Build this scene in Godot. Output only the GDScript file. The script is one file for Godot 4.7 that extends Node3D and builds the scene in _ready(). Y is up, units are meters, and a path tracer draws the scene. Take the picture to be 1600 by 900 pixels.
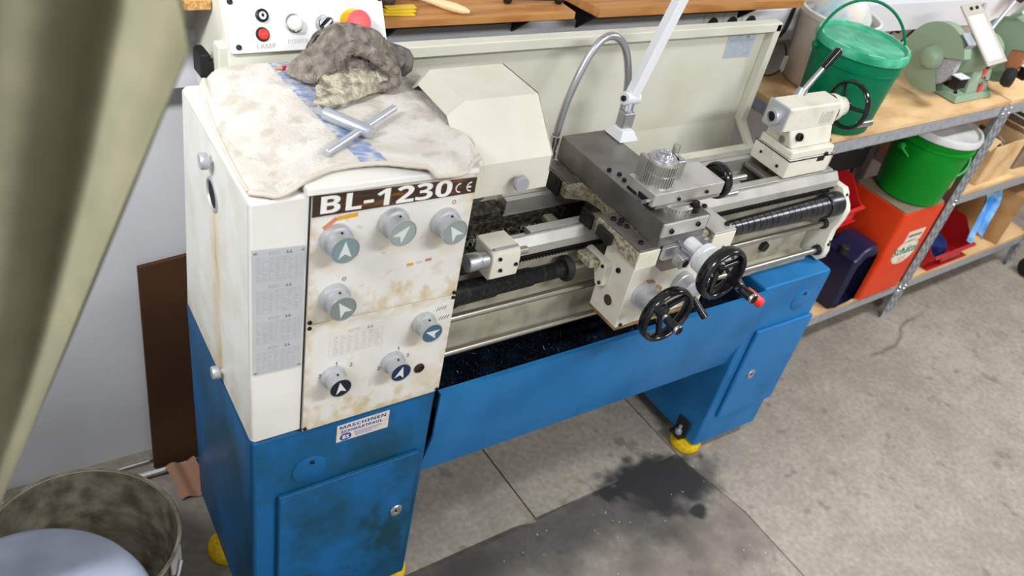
extends Node3D

# ---------------------------------------------------------------- mesh builder
class MB:
	var v := PackedVector3Array()
	var n := PackedVector3Array()
	var u := PackedVector2Array()
	var X := Transform3D()

	func tri(a: Vector3, b: Vector3, c: Vector3, na: Vector3, nb: Vector3, nc: Vector3, ua := Vector2.ZERO, ub := Vector2.ZERO, uc := Vector2.ZERO):
		var fn := (b - a).cross(c - a)
		if fn.length_squared() < 1e-18: return
		if fn.dot(na + nb + nc) > 0.0:
			v.append(X * a); v.append(X * c); v.append(X * b)
			n.append(X.basis * na); n.append(X.basis * nc); n.append(X.basis * nb)
			u.append(ua); u.append(uc); u.append(ub)
		else:
			v.append(X * a); v.append(X * b); v.append(X * c)
			n.append(X.basis * na); n.append(X.basis * nb); n.append(X.basis * nc)
			u.append(ua); u.append(ub); u.append(uc)

	func quad(a: Vector3, b: Vector3, c: Vector3, d: Vector3, nn: Vector3):
		tri(a, b, c, nn, nn, nn, Vector2(0, 1), Vector2(1, 1), Vector2(1, 0))
		tri(a, c, d, nn, nn, nn, Vector2(0, 1), Vector2(1, 0), Vector2(0, 0))

	# bevelled box, edges rounded by their normals
	func box(c: Vector3, s: Vector3, b := 0.0):
		hexa([c + Vector3(-s.x, -s.y, -s.z) / 2, c + Vector3(s.x, -s.y, -s.z) / 2, c + Vector3(s.x, -s.y, s.z) / 2, c + Vector3(-s.x, -s.y, s.z) / 2,
			c + Vector3(-s.x, s.y, -s.z) / 2, c + Vector3(s.x, s.y, -s.z) / 2, c + Vector3(s.x, s.y, s.z) / 2, c + Vector3(-s.x, s.y, s.z) / 2], b)

	# any six-sided block: four bottom corners (going round), four top corners above them
	func hexa(p: Array, b := 0.0):
		var F := [[0, 1, 2, 3], [4, 5, 6, 7], [0, 1, 5, 4], [1, 2, 6, 5], [2, 3, 7, 6], [3, 0, 4, 7]]
		var ctr := Vector3.ZERO
		for q in p: ctr += q / 8.0
		var fnrm := []
		var ins := []
		for f in F:
			var fc: Vector3 = (p[f[0]] + p[f[1]] + p[f[2]] + p[f[3]]) / 4.0
			var nn: Vector3 = (p[f[2]] - p[f[0]]).cross(p[f[3]] - p[f[1]]).normalized()
			if nn.dot(fc - ctr) < 0: nn = -nn
			fnrm.append(nn)
			var d := {}
			for i in 4:
				var a: Vector3 = p[f[i]]
				var e1: Vector3 = (p[f[(i + 1) % 4]] - a).normalized()
				var e2: Vector3 = (p[f[(i + 3) % 4]] - a).normalized()
				d[f[i]] = a + (e1 + e2) * b
			ins.append(d)
		for k in 6:
			var f = F[k]
			quad(ins[k][f[0]], ins[k][f[1]], ins[k][f[2]], ins[k][f[3]], fnrm[k])
		if b <= 0.0: return
		for k in 6:
			for j in range(k + 1, 6):
				var sh := []
				for q in F[k]:
					if q in F[j]: sh.append(q)
				if sh.size() == 2:
					var a: Vector3 = ins[k][sh[0]]; var c: Vector3 = ins[k][sh[1]]
					var d: Vector3 = ins[j][sh[1]]; var e: Vector3 = ins[j][sh[0]]
					tri(a, c, d, fnrm[k], fnrm[k], fnrm[j]); tri(a, d, e, fnrm[k], fnrm[j], fnrm[j])
		for q in 8:
			var ks := []
			for k in 6:
				if q in F[k]: ks.append(k)
			tri(ins[ks[0]][q], ins[ks[1]][q], ins[ks[2]][q], fnrm[ks[0]], fnrm[ks[1]], fnrm[ks[2]])

	# revolve a profile of (radius, height along the axis) points
	func lathe(o: Vector3, axis: Vector3, prof: Array, seg := 28, wob = null):
		var w := axis.normalized()
		var s := (Vector3.UP if absf(w.y) < 0.9 else Vector3.RIGHT).cross(w).normalized()
		var t := w.cross(s)
		var sn := []
		for i in prof.size() - 1:
			var d: Vector2 = prof[i + 1] - prof[i]
			sn.append(Vector2(d.y, -d.x).normalized() if d.length() > 1e-9 else Vector2.ZERO)
		for i in prof.size() - 1:
			if sn[i] == Vector2.ZERO: continue
			var n0: Vector2 = sn[i]; var n1: Vector2 = sn[i]
			if i > 0 and sn[i - 1].dot(sn[i]) > 0.75: n0 = (sn[i] + sn[i - 1]).normalized()
			if i + 1 < sn.size() and sn[i + 1].dot(sn[i]) > 0.75: n1 = (sn[i] + sn[i + 1]).normalized()
			for k in seg:
				var a0 := TAU * k / seg; var a1 := TAU * (k + 1) / seg
				var d0 := s * cos(a0) + t * sin(a0); var d1 := s * cos(a1) + t * sin(a1)
				var k0 := 1.0; var k1 := 1.0
				if wob != null:
					k0 = wob.call(a0); k1 = wob.call(fmod(a1, TAU))
				var A: Vector3 = o + d0 * prof[i].x * k0 + w * prof[i].y; var B: Vector3 = o + d1 * prof[i].x * k1 + w * prof[i].y
				var C: Vector3 = o + d1 * prof[i + 1].x * k1 + w * prof[i + 1].y; var D: Vector3 = o + d0 * prof[i + 1].x * k0 + w * prof[i + 1].y
				var nA := d0 * n0.x + w * n0.y; var nB := d1 * n0.x + w * n0.y
				var nC := d1 * n1.x + w * n1.y; var nD := d0 * n1.x + w * n1.y
				tri(A, B, C, nA, nB, nC); tri(A, C, D, nA, nC, nD)

	func cyl(a: Vector3, b: Vector3, r0: float, r1 := -1.0, seg := 20, bev := 0.0):
		if r1 < 0: r1 = r0
		var L := a.distance_to(b)
		if bev > 0: lathe(a, b - a, [Vector2(0, 0), Vector2(r0 - bev, 0), Vector2(r0, bev), Vector2(r1, L - bev), Vector2(r1 - bev, L), Vector2(0, L)], seg)
		else: lathe(a, b - a, [Vector2(0, 0), Vector2(r0, 0), Vector2(r1, L), Vector2(0, L)], seg)

	func torus(o: Vector3, axis: Vector3, R: float, r: float, seg := 40, seg2 := 12, flat := 1.0):
		var pr := []
		for i in seg2 + 1:
			var a := -TAU * i / seg2
			pr.append(Vector2(R + r * cos(a), -r * flat * sin(a)))
		lathe(o, axis, pr, seg)

	# round bar along a path; rad may vary with the distance along it
	func tube(pts: Array, r: float, seg := 10, rad = null):
		var m := pts.size()
		var fr := []
		var up := Vector3.UP
		var t0: Vector3 = (pts[1] - pts[0]).normalized()
		if absf(t0.dot(up)) > 0.9: up = Vector3.RIGHT
		var s := up.cross(t0).normalized()
		for i in m:
			var t: Vector3 = (pts[mini(i + 1, m - 1)] - pts[maxi(i - 1, 0)]).normalized()
			s = (s - t * s.dot(t)).normalized()
			fr.append([s, t.cross(s), t])
		for i in m - 1:
			var r0 := r; var r1 := r
			if rad != null: r0 = r * float(rad.call(i)); r1 = r * float(rad.call(i + 1))
			for k in seg:
				var a0 := TAU * k / seg; var a1 := TAU * (k + 1) / seg
				var n00: Vector3 = fr[i][0] * cos(a0) + fr[i][1] * sin(a0); var n01: Vector3 = fr[i][0] * cos(a1) + fr[i][1] * sin(a1)
				var n10: Vector3 = fr[i + 1][0] * cos(a0) + fr[i + 1][1] * sin(a0); var n11: Vector3 = fr[i + 1][0] * cos(a1) + fr[i + 1][1] * sin(a1)
				tri(pts[i] + n00 * r0, pts[i] + n01 * r0, pts[i + 1] + n11 * r1, n00, n01, n11)
				tri(pts[i] + n00 * r0, pts[i + 1] + n11 * r1, pts[i + 1] + n10 * r1, n00, n11, n10)
				if i == 0: tri(pts[0], pts[0] + n00 * r0, pts[0] + n01 * r0, -fr[0][2], -fr[0][2], -fr[0][2])
				if i == m - 2: tri(pts[i + 1], pts[i + 1] + n10 * r1, pts[i + 1] + n11 * r1, fr[i + 1][2], fr[i + 1][2], fr[i + 1][2])

	# a plan polygon (in local x, y) pushed along local z from 0 to depth, front and back edges bevelled
	func prism(poly: PackedVector2Array, depth: float, bev := 0.0, smooth_above := 0.8):
		var q := poly.duplicate()
		if Geometry2D.is_polygon_clockwise(q): q.reverse()
		var m := q.size()
		var en := []
		for i in m:
			var d := (q[(i + 1) % m] - q[i]).normalized()
			en.append(Vector2(d.y, -d.x))
		var inn := PackedVector2Array()
		for i in m:
			var mid: Vector2 = (en[i] + en[(i + m - 1) % m])
			var k := 2.0 / maxf(mid.length_squared(), 0.3)
			inn.append(q[i] - mid * k * bev)
		var idx := Geometry2D.triangulate_polygon(inn)
		for i in range(0, idx.size(), 3):
			for zz in [0, 1]:
				var z: float = depth if zz else 0.0
				var nn := Vector3(0, 0, 1 if zz else -1)
				tri(Vector3(inn[idx[i]].x, inn[idx[i]].y, z), Vector3(inn[idx[i + 1]].x, inn[idx[i + 1]].y, z), Vector3(inn[idx[i + 2]].x, inn[idx[i + 2]].y, z), nn, nn, nn, inn[idx[i]], inn[idx[i + 1]], inn[idx[i + 2]])
		for i in m:
			var j := (i + 1) % m
			var e: Vector2 = en[i]
			var ea: Vector2 = e; var eb: Vector2 = e
			var p: Vector2 = en[(i + m - 1) % m]; var x: Vector2 = en[j]
			if p.dot(e) > smooth_above: ea = (p + e).normalized()
			if x.dot(e) > smooth_above: eb = (x + e).normalized()
			var na := Vector3(ea.x, ea.y, 0); var nb := Vector3(eb.x, eb.y, 0)
			var A := Vector3(q[i].x, q[i].y, bev); var B := Vector3(q[j].x, q[j].y, bev)
			var C := Vector3(q[j].x, q[j].y, depth - bev); var D := Vector3(q[i].x, q[i].y, depth - bev)
			tri(A, B, C, na, nb, nb); tri(A, C, D, na, nb, na)
			if bev > 0:
				for zz in [0, 1]:
					var z: float = depth if zz else 0.0
					var nz := Vector3(0, 0, 1 if zz else -1)
					var P := Vector3(inn[i].x, inn[i].y, z); var Q := Vector3(inn[j].x, inn[j].y, z)
					var S := D if zz else A; var T := C if zz else B
					tri(P, Q, T, nz, nz, nb); tri(P, T, S, nz, nb, na)

	# polygon given in (z, y), pushed along world x from x0 to x1
	func along_x(zy: Array, x0: float, x1: float, bev := 0.0):
		var keep := X
		X = X * Transform3D(Basis(Vector3(0, 0, -1), Vector3(0, 1, 0), Vector3(1, 0, 0)), Vector3(x0, 0, 0))
		var pl := PackedVector2Array()
		for p in zy: pl.append(Vector2(-p.x, p.y))
		prism(pl, x1 - x0, bev)
		X = keep

	# polygon given in (x, z), pushed up from y0 to y1
	func up(xz: Array, y0: float, y1: float, bev := 0.0):
		var keep := X
		X = X * Transform3D(Basis(Vector3(1, 0, 0), Vector3(0, 0, -1), Vector3(0, 1, 0)), Vector3(0, y0, 0))
		var pl := PackedVector2Array()
		for p in xz: pl.append(Vector2(p.x, -p.y))
		prism(pl, y1 - y0, bev)
		X = keep

	# polygon given in (x, y), pushed towards the viewer's side from z0 to z1
	func face(xy: Array, z0: float, z1: float, bev := 0.0):
		var keep := X
		X = X * Transform3D(Basis(), Vector3(0, 0, z0))
		prism(PackedVector2Array(xy), z1 - z0, bev)
		X = keep

	# a sheet with thickness: f(u, v) gives the point of its middle
	func sheet(f, nu: int, nv: int, th: float, turns := 1.0):
		var P := []
		var N := []
		for i in nu + 1:
			for j in nv + 1: P.append(f.call(float(i) / nu, float(j) / nv))
		for i in nu + 1:
			for j in nv + 1:
				var du: Vector3 = P[mini(i + 1, nu) * (nv + 1) + j] - P[maxi(i - 1, 0) * (nv + 1) + j]
				var dv: Vector3 = P[i * (nv + 1) + mini(j + 1, nv)] - P[i * (nv + 1) + maxi(j - 1, 0)]
				N.append(du.cross(dv).normalized())
		var h := th / 2.0
		for i in nu:
			for j in nv:
				var a := i * (nv + 1) + j; var b := (i + 1) * (nv + 1) + j; var c := b + 1; var d := a + 1
				var ua := Vector2(float(i) / nu, float(j) / nv) * turns; var uc := Vector2(float(i + 1) / nu, float(j + 1) / nv) * turns
				var ub := Vector2(uc.x, ua.y); var ud := Vector2(ua.x, uc.y)
				for s in [1.0, -1.0]:
					tri(P[a] + N[a] * h * s, P[b] + N[b] * h * s, P[c] + N[c] * h * s, N[a] * s, N[b] * s, N[c] * s, ua, ub, uc)
					tri(P[a] + N[a] * h * s, P[c] + N[c] * h * s, P[d] + N[d] * h * s, N[a] * s, N[c] * s, N[d] * s, ua, uc, ud)
		var rim := []
		for i in nu: rim.append([i * (nv + 1), (i + 1) * (nv + 1)]); rim.append([i * (nv + 1) + nv, (i + 1) * (nv + 1) + nv])
		for j in nv: rim.append([j, j + 1]); rim.append([nu * (nv + 1) + j, nu * (nv + 1) + j + 1])
		var ctr: Vector3 = P[(nu / 2) * (nv + 1) + nv / 2]
		for e in rim:
			var a: Vector3 = P[e[0]]; var b: Vector3 = P[e[1]]
			var na: Vector3 = N[e[0]] * h; var nb: Vector3 = N[e[1]] * h
			var o: Vector3 = (b - a).cross(na).normalized()
			if o.dot(a - ctr) < 0: o = -o
			tri(a + na, b + nb, b - nb, o, o, o); tri(a + na, b - nb, a - na, o, o, o)

	func mesh() -> ArrayMesh:
		var am := ArrayMesh.new()
		var arr := []
		arr.resize(Mesh.ARRAY_MAX)
		arr[Mesh.ARRAY_VERTEX] = v; arr[Mesh.ARRAY_NORMAL] = n; arr[Mesh.ARRAY_TEX_UV] = u
		am.add_surface_from_arrays(Mesh.PRIMITIVE_TRIANGLES, arr)
		return am

# ---------------------------------------------------------------- naming and tagging
var used := {}

func numbered(called: String, parent: Node) -> String:
	var key := str(parent.get_instance_id()) + called
	used[key] = used.get(key, -1) + 1
	return called if used[key] == 0 else "%s_%03d" % [called, used[key]]

func obj(called: String, m, material: Material, parent: Node = self) -> MeshInstance3D:
	var o := MeshInstance3D.new()
	o.name = numbered(called, parent)
	o.mesh = m.mesh() if m is MB else m
	o.material_override = material
	o.cast_shadow = GeometryInstance3D.SHADOW_CASTING_SETTING_ON
	parent.add_child(o, true)
	return o

func tag(o: Node, label: String, category: String, group := "", kind := ""):
	o.set_meta("label", label)
	if category: o.set_meta("category", category)
	if group: o.set_meta("group", group)
	if kind: o.set_meta("kind", kind)
	return o

func thing(called: String, label: String, category: String, at := Vector3.ZERO, turn := 0.0, group := "") -> Node3D:
	var o := Node3D.new()
	o.name = numbered(called, self)
	add_child(o, true)
	o.position = at
	o.rotation.y = turn
	tag(o, label, category, group)
	return o

func struct(called: String, m, material: Material, label := "", parent: Node = self):
	var o := obj(called, m, material, parent)
	o.set_meta("kind", "structure")
	if label: o.set_meta("label", label)
	return o

# ---------------------------------------------------------------- materials
func c8(r: int, g: int, b: int) -> Color: return Color(r / 255.0, g / 255.0, b / 255.0)

func mat(col: Color, rough := 0.5, metal := 0.0, spec := 0.5) -> StandardMaterial3D:
	var m := StandardMaterial3D.new()
	m.albedo_color = col; m.roughness = rough; m.metallic = metal; m.metallic_specular = spec
	return m

# a seamless noise picture whose greys are coloured by stops [[t, colour], ...]
func ntex(sd: int, freq: float, stops: Array, size := 256, oct := 4, kind := FastNoiseLite.TYPE_SIMPLEX_SMOOTH) -> ImageTexture:
	var f := FastNoiseLite.new()
	f.seed = sd; f.frequency = freq; f.noise_type = kind; f.fractal_octaves = oct
	var g := f.get_seamless_image(size, size)
	g.convert(Image.FORMAT_L8)
	var lut := []
	for i in 256:
		var t := i / 255.0
		var c: Color = stops[-1][1]
		for k in stops.size() - 1:
			if t <= stops[k + 1][0]:
				c = stops[k][1].lerp(stops[k + 1][1], clampf((t - stops[k][0]) / maxf(stops[k + 1][0] - stops[k][0], 1e-4), 0, 1))
				break
		lut.append(c)
	var im := Image.create(size, size, false, Image.FORMAT_RGB8)
	var d := g.get_data()
	for y in size:
		for x in size: im.set_pixel(x, y, lut[d[y * size + x]])
	im.generate_mipmaps()
	return ImageTexture.create_from_image(im)

func bumps(sd: int, freq: float, strength := 4.0, size := 256, oct := 3) -> ImageTexture:
	var f := FastNoiseLite.new()
	f.seed = sd; f.frequency = freq; f.fractal_octaves = oct
	var g := f.get_seamless_image(size, size)
	g.convert(Image.FORMAT_RGBA8)
	g.bump_map_to_normal_map(strength)
	return ImageTexture.create_from_image(g)

# world-mapped textured material; rep = repeats per metre
func tmat(tex: Texture2D, rep: float, rough := 0.5, metal := 0.0, nrm: Texture2D = null, ns := 0.5) -> StandardMaterial3D:
	var m := mat(Color.WHITE, rough, metal)
	m.albedo_texture = tex
	m.metallic_specular = 0.3
	m.uv1_triplanar = true
	m.uv1_scale = Vector3.ONE * rep
	if nrm:
		m.normal_enabled = true; m.normal_texture = nrm; m.normal_scale = ns
	return m

func uvmat(tex: Texture2D, rough := 0.5, metal := 0.0) -> StandardMaterial3D:
	var m := mat(Color.WHITE, rough, metal)
	m.albedo_texture = tex
	return m

func paint(w: int, h: int, f) -> ImageTexture:
	var im := Image.create(w, h, false, Image.FORMAT_RGB8)
	for y in h:
		for x in w: im.set_pixel(x, y, f.call((x + 0.5) / w, (y + 0.5) / h))
	im.generate_mipmaps()
	return ImageTexture.create_from_image(im)

var M := {}
var nz := FastNoiseLite.new()

func fb(x: float, y: float, k := 0.0) -> float: return nz.get_noise_3d(x * 100.0, y * 100.0, k * 37.0)

func letters(s: String, height: float, material: Material, parent: Node, at: Vector3, turn := Basis(), called := "lettering", stretch := 1.0, bold := true, deep := 0.0008):
	var t := TextMesh.new()
	var sf := SystemFont.new()
	sf.font_names = PackedStringArray(["Droid Sans"])
	sf.font_weight = 700 if bold else 400
	t.font = sf
	t.text = s; t.font_size = 64; t.pixel_size = height / 46.0; t.depth = deep; t.curve_step = 1.0
	var o := obj(called, t, material, parent)
	o.transform = Transform3D(turn * Basis.from_scale(Vector3(stretch, 1, 1)), at)
	return o

func make_materials():
	nz.seed = 7; nz.frequency = 0.05; nz.fractal_octaves = 4
	var rough_n := bumps(3, 0.03, 5.0)
	M.white = tmat(ntex(11, 0.012, [[0.0, c8(219, 216, 205)], [0.4, c8(228, 226, 218)], [0.8, c8(231, 229, 222)], [1.0, c8(222, 217, 202)]]), 1.2, 0.42)
	M.cream = tmat(ntex(12, 0.014, [[0.0, c8(206, 200, 180)], [0.4, c8(222, 217, 201)], [0.8, c8(227, 222, 208)], [1.0, c8(206, 196, 168)]]), 2.0, 0.45)
	M.guard = tmat(ntex(13, 0.01, [[0.0, c8(208, 205, 188)], [0.5, c8(218, 216, 201)], [1.0, c8(206, 200, 178)]]), 0.8, 0.5)
	M.blue = tmat(ntex(14, 0.012, [[0.0, c8(28, 100, 154)], [0.5, c8(38, 114, 172)], [0.85, c8(42, 119, 178)], [1.0, c8(32, 102, 148)]]), 1.2, 0.42)
	M.blue_dirty = tmat(ntex(15, 0.008, [[0.0, c8(22, 72, 84)], [0.3, c8(20, 86, 120)], [0.6, c8(22, 98, 154)], [1.0, c8(20, 88, 128)]], 256, 5), 0.9, 0.42)
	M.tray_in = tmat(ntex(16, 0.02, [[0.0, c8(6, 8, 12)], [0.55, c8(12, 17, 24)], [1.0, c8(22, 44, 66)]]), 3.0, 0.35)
	M.steel = tmat(ntex(17, 0.012, [[0.0, c8(168, 165, 160)], [0.5, c8(188, 186, 182)], [1.0, c8(200, 198, 195)]]), 3.0, 0.34, 0.85)
	M.way = tmat(ntex(18, 0.012, [[0.0, c8(176, 173, 166)], [0.5, c8(198, 196, 190)], [1.0, c8(208, 206, 200)]]), 3.0, 0.36, 0.6)
	M.dark_steel = tmat(ntex(19, 0.012, [[0.0, c8(116, 110, 105)], [0.5, c8(134, 129, 125)], [1.0, c8(150, 145, 141)]]), 2.5, 0.38, 0.7)
	M.casting = tmat(ntex(20, 0.05, [[0.0, c8(70, 65, 52)], [0.3, c8(134, 127, 106)], [0.6, c8(176, 169, 146)], [1.0, c8(196, 189, 166)]]), 5.0, 0.75, 0.0, rough_n, 0.5)
	M.grime = tmat(ntex(21, 0.05, [[0.0, c8(18, 17, 15)], [0.5, c8(52, 48, 40)], [1.0, c8(104, 97, 80)]]), 4.0, 0.6, 0.0, rough_n, 0.8)
	M.bed_cream = tmat(ntex(22, 0.015, [[0.0, c8(140, 134, 116)], [0.5, c8(172, 166, 146)], [1.0, c8(184, 178, 160)]]), 2.5, 0.5)
	M.chrome = mat(c8(215, 215, 218), 0.14, 1.0)
	M.alu = mat(c8(188, 189, 193), 0.34, 0.9)
	M.satin = mat(c8(192, 194, 198), 0.4, 0.6)
	M.black = mat(c8(18, 18, 19), 0.16)
	M.black_matt = mat(c8(22, 21, 22), 0.6)
	M.hole = mat(c8(8, 8, 8), 0.9)
	M.screw = mat(c8(34, 32, 30), 0.45, 0.5)
	M.oil_rod = mat(c8(178, 172, 160), 0.3, 0.8)
	M.spring = tmat(ntex(23, 0.03, [[0.0, c8(58, 58, 60)], [0.5, c8(78, 78, 80)], [1.0, c8(92, 91, 90)]]), 3.0, 0.3, 0.8)
	M.sleeve = tmat(ntex(24, 0.05, [[0.0, c8(14, 14, 14)], [0.6, c8(30, 30, 31)], [0.85, c8(80, 78, 72)], [1.0, c8(120, 116, 108)]]), 5.0, 0.45)
	M.red = mat(c8(222, 44, 34), 0.35)
	M.estop = mat(c8(226, 82, 84), 0.4)
	M.yellow = mat(c8(232, 196, 40), 0.5)
	M.yellow_pad = tmat(ntex(25, 0.04, [[0.0, c8(166, 128, 18)], [0.5, c8(222, 184, 26)], [1.0, c8(234, 200, 40)]]), 6.0, 0.5)
	M.knob_white = mat(c8(220, 218, 208), 0.4)
	M.wood = tmat(ntex(26, 0.02, [[0.0, c8(160, 104, 54)], [0.5, c8(188, 132, 76)], [1.0, c8(202, 148, 92)]]), 2.0, 0.5)
	M.ply = tmat(ntex(27, 0.012, [[0.0, c8(196, 154, 104)], [0.5, c8(222, 184, 134)], [1.0, c8(232, 200, 154)]]), 2.2, 0.6)
	M.chip = tmat(ntex(28, 0.12, [[0.0, c8(146, 104, 56)], [0.5, c8(198, 152, 92)], [1.0, c8(222, 184, 124)]]), 4.0, 0.8)
	M.galv = tmat(ntex(29, 0.03, [[0.0, c8(168, 171, 177)], [0.5, c8(184, 187, 193)], [1.0, c8(196, 199, 204)]]), 4.0, 0.42, 0.5)
	M.galv_dirty = tmat(ntex(30, 0.02, [[0.0, c8(58, 51, 40)], [0.4, c8(96, 89, 74)], [0.7, c8(126, 120, 104)], [1.0, c8(146, 140, 124)]]), 3.0, 0.55, 0.2)
	M.lamp_white = mat(c8(228, 229, 232), 0.4)
	M.rubber = mat(c8(20, 20, 21), 0.7)
	M.label = mat(c8(236, 234, 226), 0.6)

func grain(base: Material, along: Vector3) -> Material:
	var m: StandardMaterial3D = base.duplicate()
	m.uv1_scale = along
	return m

# a printed table: thin grey rules and dashes of type on a pale plate
func table_image(w: int, h: int, bg: Color, ink: Color, blocks: int, sd: int) -> ImageTexture:
	var r := RandomNumberGenerator.new(); r.seed = sd
	var im := Image.create(w, h, false, Image.FORMAT_RGB8)
	im.fill(bg)
	var bh := h / blocks
	for b in blocks:
		var y0 := b * bh + int(bh * 0.24)
		# the small cutter drawing and the heading above each block
		im.fill_rect(Rect2i(int(w * 0.32), b * bh + int(bh * 0.09), int(w * 0.2), 2), ink)
		im.fill_rect(Rect2i(int(w * 0.32), b * bh + int(bh * 0.15), int(w * 0.2), 2), ink)
		im.fill_rect(Rect2i(int(w * 0.32), b * bh + int(bh * 0.09), 2, int(bh * 0.07)), ink)
		im.fill_rect(Rect2i(int(w * 0.64), b * bh + int(bh * 0.15), int(w * 0.13), 3), ink.darkened(0.5))
		im.fill_rect(Rect2i(int(w * 0.66), b * bh + int(bh * 0.08), 4, int(bh * 0.07)), ink.darkened(0.5))
		im.fill_rect(Rect2i(int(w * 0.72), b * bh + int(bh * 0.08), 4, int(bh * 0.07)), ink.darkened(0.5))
		var rows := 9
		var y1 := (b + 1) * bh - int(bh * 0.06)
		for k in rows + 1:
			im.fill_rect(Rect2i(int(w * 0.08), y0 + (y1 - y0) * k / rows, int(w * 0.86), 1), ink.lerp(bg, 0.45))
		for k in 8:
			im.fill_rect(Rect2i(int(w * (0.08 + 0.86 * k / 7.0)), y0, 1, y1 - y0), ink.lerp(bg, 0.45))
		for k in rows:
			for j in 7:
				if r.randf() < 0.2: continue
				var cy := y0 + (y1 - y0) * (2 * k + 1) / (2 * rows)
				im.fill_rect(Rect2i(int(w * (0.1 + 0.86 * j / 7.0)), cy - 1, r.randi_range(5, int(w * 0.075)), 2), ink.lerp(bg, r.randf() * 0.35))
	im.generate_mipmaps()
	return ImageTexture.create_from_image(im)

var LA: Node3D

func screw(parent: Node, at: Vector3, dir: Vector3, r := 0.0045, called := "screw") -> MeshInstance3D:
	var m := MB.new()
	m.lathe(at, dir, [Vector2(r, 0), Vector2(r, r * 0.7), Vector2(r * 0.85, r * 0.9), Vector2(r * 0.5, r * 0.9), Vector2(r * 0.45, r * 0.4), Vector2(0, r * 0.4)], 10)
	return obj(called, m, M.screw, parent)

func plate(parent: Node, called: String, a: Vector3, b: Vector3, c: Vector3, d: Vector3, th: float, material: Material) -> MeshInstance3D:
	# a thin plate: corners bottom left, bottom right, top right, top left; the print is on its face
	var m := MB.new()
	var nn := (b - a).cross(d - a).normalized()
	var q := [a, b, c, d]
	m.quad(a + nn * th, b + nn * th, c + nn * th, d + nn * th, nn)
	for i in 4:
		var p: Vector3 = q[i]; var r: Vector3 = q[(i + 1) % 4]
		m.quad(p, r, r + nn * th, p + nn * th, (r - p).cross(nn).normalized())
	return obj(called, m, material, parent)

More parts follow.
